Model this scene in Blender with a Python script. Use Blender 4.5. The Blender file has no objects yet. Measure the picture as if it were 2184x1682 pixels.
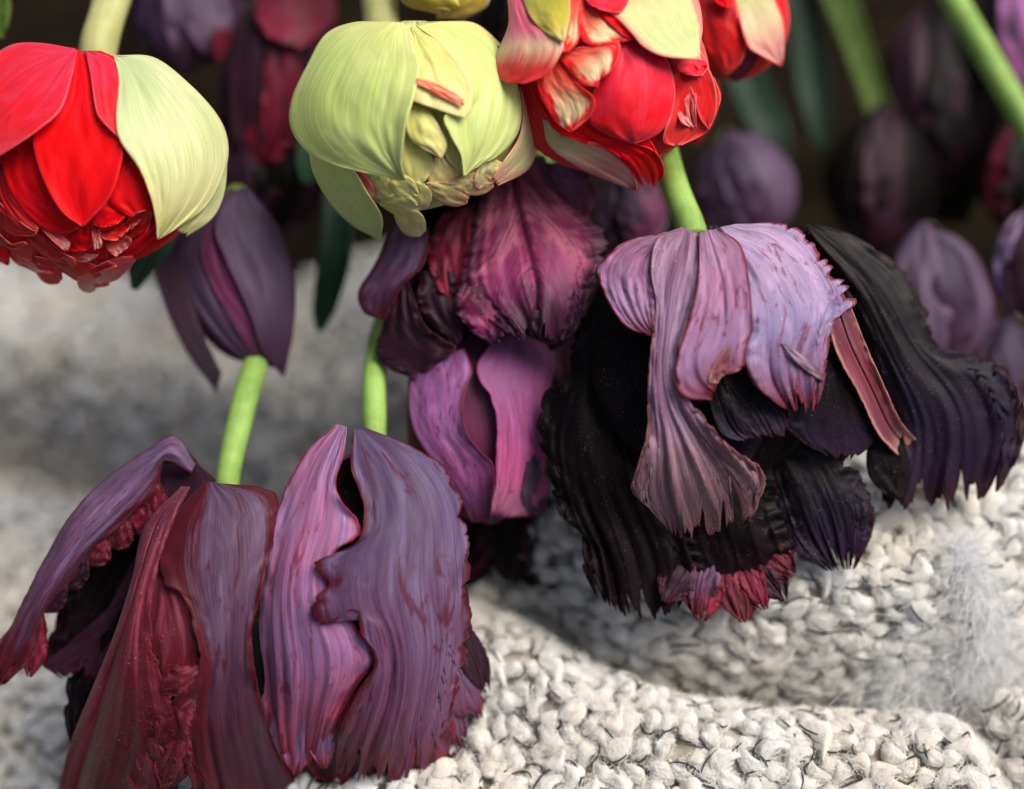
import bpy, math, random
import numpy as np

# ------------------------------------------------------------------ camera
SC = bpy.context.scene
COL = SC.collection
PITCH = math.radians(50.0)
LENS, SENSOR = 50.0, 36.0
BZ = 0.08                                    # height of the blanket's mean surface above the ground
D0 = 0.42                                    # distance along the axis to that surface
DREF = 0.33                                  # focus distance (front flowers)
FWD = np.array([0.0, math.cos(PITCH), -math.sin(PITCH)])
UPV = np.array([0.0, math.sin(PITCH), math.cos(PITCH)])
RGT = np.array([1.0, 0.0, 0.0])
CAM = np.array([0.0, -D0*math.cos(PITCH), BZ + D0*math.sin(PITCH)])
UNIT = DREF*(SENSOR/LENS)/2184.0             # one drawing unit in metres at the focus distance
cd = bpy.data.cameras.new('camera'); cam = bpy.data.objects.new('camera', cd); COL.objects.link(cam)
cam.location = CAM; cam.rotation_euler = (math.pi/2 - PITCH, 0, 0)
cd.lens = LENS; cd.sensor_width = SENSOR; cd.clip_start = 0.01; cd.clip_end = 200
cd.dof.use_dof = True; cd.dof.focus_distance = DREF - 0.001; cd.dof.aperture_fstop = 3.0
SC.camera = cam

# ------------------------------------------------------------------ light
SUN_EL, SUN_AZ = math.radians(60), math.radians(88)      # azimuth from +Y, clockwise seen from above
w = bpy.data.worlds.new('World'); SC.world = w; w.use_nodes = True
nt_ = w.node_tree; sky = nt_.nodes.new('ShaderNodeTexSky'); sky.sky_type = 'NISHITA'; sky.sun_disc = False
sky.sun_elevation = SUN_EL; sky.sun_rotation = SUN_AZ; sky.dust_density = 5.0; sky.air_density = 0.7
nt_.links.new(sky.outputs[0], nt_.nodes['Background'].inputs[0]); nt_.nodes['Background'].inputs[1].default_value = 0.088
ld = bpy.data.lights.new('sun', 'SUN'); sun = bpy.data.objects.new('sun', ld); COL.objects.link(sun)
ld.energy = 3.3; ld.angle = math.radians(40); ld.color = (1.0, 0.95, 0.88)
sd = np.array([math.sin(SUN_AZ)*math.cos(SUN_EL), math.cos(SUN_AZ)*math.cos(SUN_EL), math.sin(SUN_EL)])
from mathutils import Vector
sun.rotation_euler = Vector(sd).to_track_quat('Z', 'Y').to_euler(); sun.location = (-1, -1, 2)
SC.view_settings.view_transform = 'Standard'; SC.view_settings.look = 'None'
SC.view_settings.exposure = 0.25; SC.view_settings.gamma = 1.0; SC.view_settings.use_curve_mapping = False

# ------------------------------------------------------------------ helpers
def pt(u, v, h):
    """a point h units in front of the focus plane, at (u, v) on it (2184 x 1682 units)"""
    u = np.asarray(u, float); v = np.asarray(v, float); d = DREF - np.asarray(h, float)*UNIT
    k = d*(SENSOR/LENS)/2184.0
    return CAM + d[..., None]*FWD + ((u - 1092)*k)[..., None]*RGT + ((841 - v)*k)[..., None]*UPV
def P1(u, v, h): return pt(np.array([u]), np.array([v]), np.array([h]))[0]
def ground_xy(u, v, z=BZ):
    d = FWD + (u - 1092)/2184*(SENSOR/LENS)*RGT + (841 - v)/2184*(SENSOR/LENS)*UPV
    k = (z - CAM[2])/d[2]
    q = CAM + k*d
    return q[:2]
def tag(o, label=None, cat=None, group=None, kind=None):
    for k, x in (('label', label), ('category', cat), ('group', group), ('kind', kind)):
        if x: o[k] = x
    return o
def mesh_obj(name, V, F, mat, parent=None, smooth=True, origin=None):
    m = bpy.data.meshes.new(name)
    V = np.asarray(V, float)
    if parent is not None: origin = np.array(parent['o_'])
    if origin is None: origin = np.zeros(3)
    m.from_pydata((V - origin).tolist(), [], F if isinstance(F, list) else F.tolist())
    if smooth: m.polygons.foreach_set('use_smooth', [True]*len(m.polygons))
    m.materials.append(mat); m.update()
    o = bpy.data.objects.new(name, m); COL.objects.link(o)
    if parent is not None: o.parent = parent
    else: o.location = origin
    return o
def empty(name, loc):
    e = bpy.data.objects.new(name, None); COL.objects.link(e); e.location = loc
    e.empty_display_size = .01; e['o_'] = [float(x) for x in loc]
    return e
def sm(x, a, b):
    x = np.clip((np.asarray(x, float) - a)/(b - a), 0, 1); return x*x*(3 - 2*x)
def crom(P, n):
    """Catmull-Rom through P (k x dims), n samples at equal chord-length parameter"""
    P = np.asarray(P, float)
    if len(P) == 1: return np.repeat(P, n, 0)
    L = np.r_[0, np.cumsum(np.linalg.norm(np.diff(P[:, :2], axis=0), axis=1) + 1e-6)]; L /= L[-1]
    Q = np.vstack([2*P[0] - P[1], P, 2*P[-1] - P[-2]])
    t = np.linspace(0, 1, n); i = np.clip(np.searchsorted(L, t, 'right') - 1, 0, len(P) - 2)
    f = ((t - L[i])/(L[i+1] - L[i]))[:, None]
    a, b, c, d = Q[i], Q[i+1], Q[i+2], Q[i+3]
    return .5*(2*b + (c - a)*f + (2*a - 5*b + 4*c - d)*f*f + (3*b - 3*c + d - a)*f**3)
class VN:                                    # cheap smooth 1D / 2D value noise
    def __init__(s, seed): s.r = np.random.RandomState(seed).rand(64, 64)
    def __call__(s, x, y=0.0):
        x = np.asarray(x, float) + 0*np.asarray(y, float); y = np.asarray(y, float) + 0*x
        i = np.floor(x).astype(int); j = np.floor(y).astype(int); f = x - i; g = y - j
        f = f*f*(3 - 2*f); g = g*g*(3 - 2*g); R = lambda a, b: s.r[a % 64, b % 64]
        return (R(i, j)*(1-f) + R(i+1, j)*f)*(1-g) + (R(i, j+1)*(1-f) + R(i+1, j+1)*f)*g
def jag1(x, k, rng, slit):
    c = np.sort(np.r_[0, (np.arange(1, k) + rng.uniform(-.42, .42, k-1))/k, 1])
    dep = rng.uniform(.15, 1, k+1)**1.3; wd = rng.uniform(.18, .5, k+1)*slit + .5*(1 - slit); sk = rng.uniform(.35, 1.6, k+1)
    i = np.clip(np.searchsorted(c, x, 'right') - 1, 0, k-1); ln = c[i+1] - c[i] + 1e-9
    f = (x - c[i])/ln; g = 1 - f
    a = dep[i]*np.clip(1 - f/(wd[i]*sk[i]), 0, 1)**1.2; b = dep[i+1]*np.clip(1 - g/(wd[i+1]), 0, 1)**1.2
    return np.maximum(a, b)
def jag(x, n, rng):
    """ragged margin depth 0..1 along x in 0..1: big lobes, pointed teeth in them, fine nicks"""
    k = max(3, int(n))
    y = .72*jag1(x, max(2, int(k/2.6)), rng, .35) + .42*jag1(x, k, rng, .35) + .14*jag1(x, int(k*2.3), rng, .3)
    return np.clip(y, 0, 1)

# ------------------------------------------------------------------ materials
def newmat(name):
    m = bpy.data.materials.new(name); m.use_nodes = True
    return m, m.node_tree, m.node_tree.nodes['Principled BSDF']
class N:                                     # small node-graph helper
    def __init__(s, nt): s.nt = nt
    def node(s, t, **kw):
        n = s.nt.nodes.new(t)
        for k, x in kw.items(): setattr(n, k, x)
        return n
    def link(s, a, b): s.nt.links.new(a, b)
    def setv(s, inp, x):
        if hasattr(x, 'is_output') or isinstance(x, bpy.types.NodeSocket): s.link(x, inp)
        else: inp.default_value = x
    def math(s, op, a, b=None, c=None):
        n = s.node('ShaderNodeMath', operation=op)
        for i, x in enumerate((a, b, c)):
            if x is not None: s.setv(n.inputs[i], x)
        return n.outputs[0]
    def rng(s, x, a, b, c=0.0, d=1.0):
        n = s.node('ShaderNodeMapRange'); n.interpolation_type = 'SMOOTHSTEP'
        for i, q in enumerate((x, a, b, c, d)): s.setv(n.inputs[i], q)
        return n.outputs[0]
    def mix(s, f, a, b, blend='MIX'):
        n = s.node('ShaderNodeMix', data_type='RGBA', blend_type=blend)
        s.setv(n.inputs[0], f); s.setv(n.inputs[6], a if not isinstance(a, tuple) else (*a[:3], 1)); s.setv(n.inputs[7], b if not isinstance(b, tuple) else (*b[:3], 1))
        return n.outputs[2]
    def comb(s, x, y, z):
        n = s.node('ShaderNodeCombineXYZ')
        for i, q in enumerate((x, y, z)): s.setv(n.inputs[i], q)
        return n.outputs[0]
    def noise(s, vec, scale=1, detail=3, rough=.55, dist=0.0):
        n = s.node('ShaderNodeTexNoise'); s.link(vec, n.inputs['Vector'])
        n.inputs['Scale'].default_value = scale; n.inputs['Detail'].default_value = detail
        n.inputs['Roughness'].default_value = rough; n.inputs['Distortion'].default_value = dist
        return n.outputs[0]
    def ramp(s, f, stops):
        n = s.node('ShaderNodeValToRGB'); s.link(f, n.inputs[0]); e = n.color_ramp.elements
        while len(e) < len(stops): e.new(.5)
        for q, (p, c) in zip(e, stops): q.position = p; q.color = (*c, 1)
        return n.outputs[0]
def srgb(r, g, b): return tuple(((x/255)/12.92 if x/255 <= .04045 else ((x/255 + .055)/1.055)**2.4) for x in (r, g, b))
PURPLE = 'mauve slate burgundy dark near blue hero magenta orchid shade wine'.split()
def petal_mat(name, stops, edge=None, ew=.2, streak=None, sk=.6, bloom=None, bl=.5, rough=.48, sheen=.25, feather=0.0,
              spots=None, sfreq=60, mott=.25, spec=.35, bump=.5, stint=(.8, .75, 1), blpos=.52, trans=0.0):
    if name.split('_')[1] in PURPLE:
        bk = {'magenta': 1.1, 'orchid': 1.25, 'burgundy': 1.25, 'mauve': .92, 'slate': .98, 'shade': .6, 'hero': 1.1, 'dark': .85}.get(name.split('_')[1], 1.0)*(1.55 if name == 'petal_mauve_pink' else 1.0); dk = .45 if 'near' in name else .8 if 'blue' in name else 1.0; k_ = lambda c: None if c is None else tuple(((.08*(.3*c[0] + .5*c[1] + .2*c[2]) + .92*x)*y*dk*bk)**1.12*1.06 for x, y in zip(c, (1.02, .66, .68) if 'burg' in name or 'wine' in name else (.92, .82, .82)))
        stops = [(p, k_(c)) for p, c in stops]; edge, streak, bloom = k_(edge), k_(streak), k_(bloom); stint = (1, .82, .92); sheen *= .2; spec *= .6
    elif name.split('_')[1] in ('pale', 'lime', 'yellow', 'peach', 'green', 'cream', 'olive'):
        k_ = lambda c: None if c is None else (c[0]*1.0, c[1]*1.02, c[2]*.84)
        stops = [(p, k_(c)) for p, c in stops]; edge, streak, bloom = k_(edge), k_(streak), k_(bloom)
    m, nt, B = newmat(name); g = N(nt)
    uv = g.node('ShaderNodeUVMap'); sp = g.node('ShaderNodeSeparateXYZ'); g.link(uv.outputs[0], sp.inputs[0])
    S, T = sp.outputs[0], sp.outputs[1]                  # S 0..1 across, T 0..1 base to tip
    rnd = g.math('MULTIPLY', g.node('ShaderNodeObjectInfo').outputs['Random'], 40.0)
    ab = g.math('ABSOLUTE', g.math('SUBTRACT', S, .5))
    lane = g.math('ADD', S, 0.0) if not feather else g.math('SUBTRACT', ab, g.math('MULTIPLY', T, feather))
    wob = g.noise(g.comb(g.math('MULTIPLY', S, 4.0), g.math('MULTIPLY', T, 4.0), rnd), 1, 2)
    lane = g.math('ADD', lane, g.math('MULTIPLY', wob, .05))
    st1 = g.noise(g.comb(g.math('MULTIPLY', lane, sfreq), g.math('MULTIPLY', T, 1.4), rnd), 1, 4, .62)
    st2 = g.noise(g.comb(g.math('MULTIPLY', lane, sfreq*3.6), g.math('MULTIPLY', T, 2.5), rnd), 1, 3, .6)
    big = g.noise(g.comb(g.math('MULTIPLY', lane, 3.4), g.math('MULTIPLY', T, 2.6), rnd), 1, 6, .62, .9)
    tj = g.math('ADD', T, g.math('MULTIPLY', g.math('SUBTRACT', st1, .5), .22))
    c = g.ramp(tj, stops)
    if bloom: c = g.mix(g.math('MULTIPLY', g.rng(g.math('ADD', g.math('MULTIPLY', big, .7), g.math('MULTIPLY', st1, .3)), blpos - .06, blpos + .08), g.math('MULTIPLY', g.rng(tj, 1.0, .5), bl)), c, bloom)
    if streak: c = g.mix(g.math('MULTIPLY', g.rng(st1, .49, .66), sk*.85), c, streak)
    c = g.mix(g.math('MULTIPLY', g.rng(st2, .42, .58), mott*1.7), c, (.46, .38, .44), 'MULTIPLY')
    if edge and name.split('_')[1] in PURPLE:
        p1 = g.noise(g.comb(g.math('ADD', g.math('MULTIPLY', lane, 7.0), 13.0), g.math('MULTIPLY', T, 5.0), rnd), 1, 6, .68, 1.2)
        c = g.mix(g.math('MULTIPLY', g.rng(p1, .55, .63), .75), c, edge)
        p2 = g.noise(g.comb(g.math('ADD', g.math('MULTIPLY', lane, 5.0), 31.0), g.math('MULTIPLY', T, 3.0), rnd), 1, 6, .66, .8)
        c = g.mix(g.math('MULTIPLY', g.rng(p2, .54, .64), .5), c, tuple(x*.45 for x in stops[len(stops)//2][1]))
    if edge:
        at = g.node('ShaderNodeAttribute', attribute_name='edge').outputs['Fac']
        e = g.math('ADD', at, g.math('MULTIPLY', g.math('SUBTRACT', g.math('ADD', g.math('MULTIPLY', st1, .6), g.math('MULTIPLY', big, .6)), .6), ew*2.6))
        c = g.mix(g.rng(e, ew*.35, ew*.8), edge, c)
    if spots:
        so = g.node('ShaderNodeTexCoord').outputs['Object']
        s3 = g.noise(so, 2600, 1, .5); s4 = g.noise(so, 260, 2, .5)
        k = g.math('MULTIPLY', g.rng(s3, .66, .74), g.rng(s4, .42, .62))
        c = g.mix(g.math('MULTIPLY', k, .7), c, spots)
    g.link(c, B.inputs['Base Color'])
    g.setv(B.inputs['Roughness'], g.rng(big, .2, .8, rough - .08, rough + .14))
    B.inputs['Specular IOR Level'].default_value = spec
    B.inputs['Sheen Weight'].default_value = sheen; B.inputs['Sheen Roughness'].default_value = .45
    B.inputs['Sheen Tint'].default_value = (*stint, 1)
    if trans: B.inputs['Subsurface Weight'].default_value = trans; B.inputs['Subsurface Radius'].default_value = (1, .4, .25); B.inputs['Subsurface Scale'].default_value = .0015
    bp = g.node('ShaderNodeBump'); bp.inputs['Strength'].default_value = bump*.75; bp.inputs['Distance'].default_value = .00022
    g.link(g.math('ADD', g.math('MULTIPLY', st1, .9), g.math('MULTIPLY', st2, .35)), bp.inputs['Height']); g.link(bp.outputs[0], B.inputs['Normal'])
    return m
LAV = srgb(150, 128, 170); LAVB = srgb(120, 118, 165); MAU = srgb(150, 98, 142); PNK = srgb(188, 112, 155); BUR = srgb(92, 16, 36)
DPUR = srgb(74, 44, 78); DKB = srgb(58, 22, 40); BLK = srgb(24, 12, 16); NAV = srgb(44, 38, 64); ROSE = srgb(176, 74, 108)
M = {}
M['mauve'] = petal_mat('petal_mauve', [(0, srgb(110, 94, 126)), (.35, srgb(122, 98, 132)), (.6, srgb(116, 84, 116)), (.8, srgb(94, 50, 78)), (1, srgb(74, 30, 50))], BUR, .30, srgb(84, 46, 88), .75, LAV, .7)
M['plum'] = petal_mat('petal_dark_lilac', [(0, srgb(104, 88, 116)), (.3, srgb(112, 86, 114)), (.55, srgb(96, 62, 88)), (.8, srgb(76, 34, 56)), (1, srgb(60, 22, 40))], BUR, .30, srgb(66, 34, 64), .75, srgb(142, 122, 156), .65)
M['mauvepink'] = petal_mat('petal_mauve_pink', [(0, srgb(138, 96, 132)), (.35, srgb(166, 112, 150)), (.7, srgb(158, 118, 162)), (.88, srgb(176, 92, 122)), (1, srgb(150, 56, 80))], srgb(132, 36, 66), .13, srgb(110, 62, 108), .6, LAV, .85, bump=.6)
M['slate'] = petal_mat('petal_slate_purple', [(0, srgb(92, 78, 112)), (.3, srgb(96, 80, 116)), (.55, srgb(114, 84, 118)), (.82, srgb(126, 76, 112)), (1, srgb(118, 46, 76))], srgb(92, 20, 46), .12, srgb(72, 42, 84), .7, srgb(134, 126, 164), .65, bump=.5)
M['burg'] = petal_mat('petal_burgundy', [(0, srgb(84, 44, 68)), (.3, srgb(116, 40, 64)), (.65, srgb(92, 20, 40)), (1, srgb(62, 16, 32))], srgb(96, 18, 40), .2, srgb(62, 16, 36), .7, srgb(150, 90, 120), .45, feather=.35, spots=srgb(200, 140, 130), bump=.8)
M['dark'] = petal_mat('petal_dark_plum', [(0, DKB), (.5, srgb(64, 28, 50)), (1, srgb(74, 30, 58))], srgb(70, 18, 40), .2, BLK, .7, DPUR, .5)
M['black'] = petal_mat('petal_near_black', [(0, srgb(16, 6, 9)), (.5, srgb(24, 9, 15)), (.85, srgb(38, 18, 30)), (1, srgb(50, 24, 40))], srgb(46, 20, 32), .08, srgb(9, 4, 6), .6, srgb(32, 15, 24), .35, spots=srgb(120, 88, 76), sheen=.05, spec=.2, rough=.5, bump=.3)
M['navy'] = petal_mat('petal_blue_black', [(0, srgb(15, 7, 9)), (.45, srgb(20, 11, 17)), (.7, srgb(42, 32, 58)), (.92, srgb(58, 42, 74)), (1, srgb(70, 34, 52))], srgb(54, 24, 36), .06, srgb(14, 8, 14), .45, srgb(46, 42, 74), .55, spots=srgb(130, 105, 98), sheen=.08, spec=.26, rough=.48, blpos=.56, bump=.4)  # blue-violet sheen towards the tip is put into the colour stops
M['hero'] = petal_mat('petal_hero_lilac', [(0, srgb(146, 136, 168)), (.3, srgb(160, 144, 182)), (.62, srgb(136, 132, 176)), (.85, srgb(140, 104, 140)), (1, srgb(112, 56, 72))], srgb(118, 44, 66), .1, srgb(98, 74, 124), .45, srgb(190, 172, 206), .8, spots=srgb(220, 190, 180), bump=.45)
M['heropink'] = petal_mat('petal_hero_pink', [(0, srgb(146, 118, 148)), (.35, srgb(172, 120, 160)), (.7, srgb(164, 136, 176)), (.9, srgb(140, 84, 110)), (1, srgb(112, 50, 68))], srgb(120, 34, 58), .12, srgb(118, 66, 112), .45, srgb(188, 160, 200), .6, bump=.45)
M['herotip'] = petal_mat('petal_hero_frayed', [(0, srgb(150, 110, 140)), (.3, srgb(158, 132, 168)), (.6, srgb(140, 112, 142)), (.82, srgb(158, 128, 136)), (1, srgb(120, 96, 106))], srgb(120, 80, 86), .06, srgb(84, 58, 84), .6, srgb(190, 174, 194), .65, spots=srgb(225, 195, 170), bump=.9, sfreq=24)
M['redrim'] = petal_mat('petal_red_brown', [(0, srgb(96, 28, 42)), (.4, srgb(132, 48, 58)), (.8, srgb(110, 46, 58)), (1, srgb(190, 160, 130))], srgb(180, 116, 100), .25, srgb(60, 18, 30), .6, srgb(150, 110, 120), .3, bump=.9)
M['magenta'] = petal_mat('petal_magenta_feather', [(0, srgb(74, 22, 50)), (.3, srgb(110, 32, 74)), (.6, srgb(150, 50, 110)), (.85, srgb(108, 50, 94)), (1, srgb(88, 44, 80))], srgb(72, 32, 60), .34, srgb(66, 20, 54), .85, srgb(206, 128, 150), .55, feather=.75, sfreq=34, bump=1.0)
M['wine'] = petal_mat('petal_wine_red', [(0, srgb(84, 24, 48)), (.5, srgb(128, 32, 66)), (1, srgb(150, 48, 88))], srgb(98, 20, 44), .25, srgb(70, 20, 48), .6, srgb(140, 70, 110), .5)
M['orchid'] = petal_mat('petal_orchid', [(0, srgb(120, 72, 124)), (.35, srgb(164, 104, 166)), (.7, srgb(150, 84, 140)), (1, srgb(96, 54, 90))], srgb(104, 30, 66), .1, srgb(124, 62, 116), .6, srgb(186, 140, 194), .6, bump=.6)
M['orchidpink'] = petal_mat('petal_orchid_pink', [(0, srgb(110, 70, 116)), (.35, srgb(146, 82, 140)), (.75, srgb(196, 96, 150)), (1, srgb(190, 132, 160))], srgb(130, 50, 98), .06, srgb(112, 52, 102), .7, srgb(176, 112, 166), .5, bump=.7)
M['budgrey'] = petal_mat('petal_bud_grey_purple', [(0, srgb(58, 46, 64)), (.5, srgb(90, 72, 94)), (1, srgb(70, 40, 64))], srgb(74, 36, 62), .14, srgb(66, 46, 72), .5, srgb(108, 88, 112), .5, bump=.4, sheen=.05, spec=.2)
M['budwine'] = petal_mat('petal_bud_wine', [(0, srgb(74, 36, 64)), (.5, srgb(116, 44, 84)), (1, srgb(80, 32, 60))], srgb(58, 24, 46), .15, srgb(70, 26, 54), .5, None, 0, bump=.4)
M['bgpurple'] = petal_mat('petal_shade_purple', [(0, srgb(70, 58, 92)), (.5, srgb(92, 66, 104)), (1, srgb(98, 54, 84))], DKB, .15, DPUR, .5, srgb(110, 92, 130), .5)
M['red'] = petal_mat('petal_scarlet', [(0, srgb(214, 10, 24)), (.5, srgb(238, 6, 12)), (1, srgb(226, 14, 22))], srgb(232, 50, 60), .04, srgb(196, 4, 14), .4, srgb(238, 26, 44), .35, sheen=.03, stint=(1, .5, .6), mott=.12, bump=.3, rough=.5, spec=.12)
M['redpink'] = petal_mat('petal_scarlet_rose', [(0, srgb(205, 40, 70)), (.3, srgb(226, 34, 60)), (.65, srgb(242, 20, 28)), (1, srgb(232, 60, 74))], srgb(236, 84, 96), .06, srgb(222, 70, 96), .3, srgb(232, 66, 92), .4, sheen=.08, stint=(1, .6, .7), mott=.1, bump=.3, spec=.16)
M['crimson'] = petal_mat('petal_crimson_dull', [(0, srgb(160, 6, 12)), (.55, srgb(216, 20, 26)), (1, srgb(230, 66, 62))], srgb(232, 96, 88), .12, srgb(170, 8, 18), .5, srgb(230, 90, 84), .25, mott=.15, sheen=.03, spec=.15)
M['creamred'] = petal_mat('petal_cream_red', [(0, srgb(222, 26, 32)), (.35, srgb(230, 110, 84)), (.6, srgb(234, 206, 166)), (.85, srgb(236, 214, 180)), (1, srgb(214, 110, 100))], srgb(228, 22, 24), .55, srgb(226, 40, 44), .6, None, 0, mott=.15, sfreq=12)
M['greenpetal'] = petal_mat('petal_pale_green', [(0, srgb(176, 192, 150)), (.45, srgb(194, 204, 158)), (.8, srgb(220, 216, 162)), (1, srgb(220, 212, 130))], srgb(216, 196, 150), .05, srgb(166, 180, 124), .5, srgb(222, 216, 190), .5, sheen=.2, stint=(1, 1, .9), mott=.22, bump=.45)
M['bud'] = petal_mat('petal_lime_green', [(0, srgb(218, 214, 142)), (.25, srgb(196, 212, 130)), (.7, srgb(196, 212, 134)), (1, srgb(214, 216, 150))], srgb(206, 212, 142), .05, srgb(174, 198, 108), .5, srgb(222, 222, 164), .55, sheen=.15, stint=(1, 1, .9), mott=.16, bump=.4, sfreq=16)
M['budyellow'] = petal_mat('petal_yellow_green', [(0, srgb(206, 204, 118)), (.6, srgb(222, 214, 140)), (1, srgb(232, 218, 160))], srgb(226, 200, 150), .1, srgb(196, 190, 100), .5, None, 0, mott=.15, bump=.4)
M['budpeach'] = petal_mat('petal_peach', [(0, srgb(216, 210, 140)), (.6, srgb(224, 204, 140)), (1, srgb(214, 150, 108))], srgb(210, 150, 110), .15, srgb(222, 180, 130), .5, None, 0, mott=.2)
M['budblush'] = petal_mat('petal_green_blush', [(0, srgb(180, 196, 120)), (.5, srgb(206, 200, 152)), (1, srgb(208, 196, 150))], srgb(222, 160, 140), .3, srgb(186, 190, 120), .4, srgb(216, 176, 150), .4, mott=.15, bump=.4)
M['creamgreen'] = petal_mat('petal_cream_green', [(0, srgb(214, 120, 120)), (.3, srgb(206, 204, 150)), (.7, srgb(186, 198, 136)), (1, srgb(222, 214, 176))], srgb(226, 130, 124), .22, srgb(172, 186, 118), .5, srgb(230, 222, 190), .5, mott=.18, bump=.45)
M['olive'] = petal_mat('petal_olive_yellow', [(0, srgb(176, 170, 40)), (.6, srgb(196, 182, 70)), (1, srgb(222, 196, 140))], srgb(214, 150, 120), .12, srgb(180, 160, 50), .4, None, 0, mott=.2)
M['pinkred'] = petal_mat('petal_pink_to_red', [(0, srgb(206, 74, 104)), (.35, srgb(214, 96, 120)), (.55, srgb(226, 190, 150)), (.74, srgb(232, 60, 50)), (1, srgb(236, 16, 14))], None, .1, srgb(214, 70, 90), .4, None, 0, mott=.12, sfreq=9)
M['pinkcream'] = petal_mat('petal_blush_cream', [(0, srgb(176, 180, 110)), (.35, srgb(214, 198, 150)), (.7, srgb(226, 150, 136)), (1, srgb(226, 170, 156))], srgb(222, 80, 84), .16, srgb(206, 90, 96), .4, None, 0, mott=.15)
M['rosecream'] = petal_mat('petal_rose_cream', [(0, srgb(206, 40, 46)), (.5, srgb(224, 96, 90)), (1, srgb(236, 186, 164))], srgb(228, 90, 84), .2, srgb(206, 40, 52), .5, None, 0, mott=.12)
M['yellow'] = petal_mat('petal_yellow', [(0, srgb(206, 180, 60)), (.6, srgb(212, 190, 70)), (1, srgb(226, 206, 120))], None, .1, srgb(180, 160, 40), .4, None, 0)
def stem_mat(name, c1, c2):
    m, nt, B = newmat(name); g = N(nt); co = g.node('ShaderNodeTexCoord').outputs['Object']
    n = g.noise(co, 130, 4, .6); mp = g.node('ShaderNodeUVMap'); sp = g.node('ShaderNodeSeparateXYZ'); g.link(mp.outputs[0], sp.inputs[0])
    f = g.noise(g.comb(g.math('MULTIPLY', sp.outputs[0], 26), g.math('MULTIPLY', sp.outputs[1], 5), 0.0), 1, 3, .6)
    c = g.mix(g.rng(n, .3, .7), c1, c2); c = g.mix(g.math('MULTIPLY', g.rng(f, .4, .7), .3), c, (c1[0]*.5, c1[1]*.6, c1[2]*.4))
    g.link(c, B.inputs['Base Color']); B.inputs['Roughness'].default_value = .5; B.inputs['Specular IOR Level'].default_value = .2
    bp = g.node('ShaderNodeBump'); bp.inputs['Strength'].default_value = .3; bp.inputs['Distance'].default_value = .0004; g.link(f, bp.inputs['Height']); g.link(bp.outputs[0], B.inputs['Normal'])
    return m
M['stem'] = stem_mat('stem_green', srgb(124, 160, 78), srgb(156, 190, 98))
M['stempale'] = stem_mat('stem_pale', srgb(168, 170, 108), srgb(188, 188, 128))
M['stemyellow'] = stem_mat('stem_olive', srgb(104, 130, 50), srgb(124, 150, 70))
M['leaf'] = stem_mat('leaf_blue_green', srgb(34, 64, 46), srgb(48, 84, 58))
M['leafolive'] = stem_mat('leaf_olive', srgb(66, 88, 26), srgb(84, 104, 36))
M['leafdark'] = stem_mat('leaf_deep_green', srgb(18, 40, 28), srgb(27, 54, 37))

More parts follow.
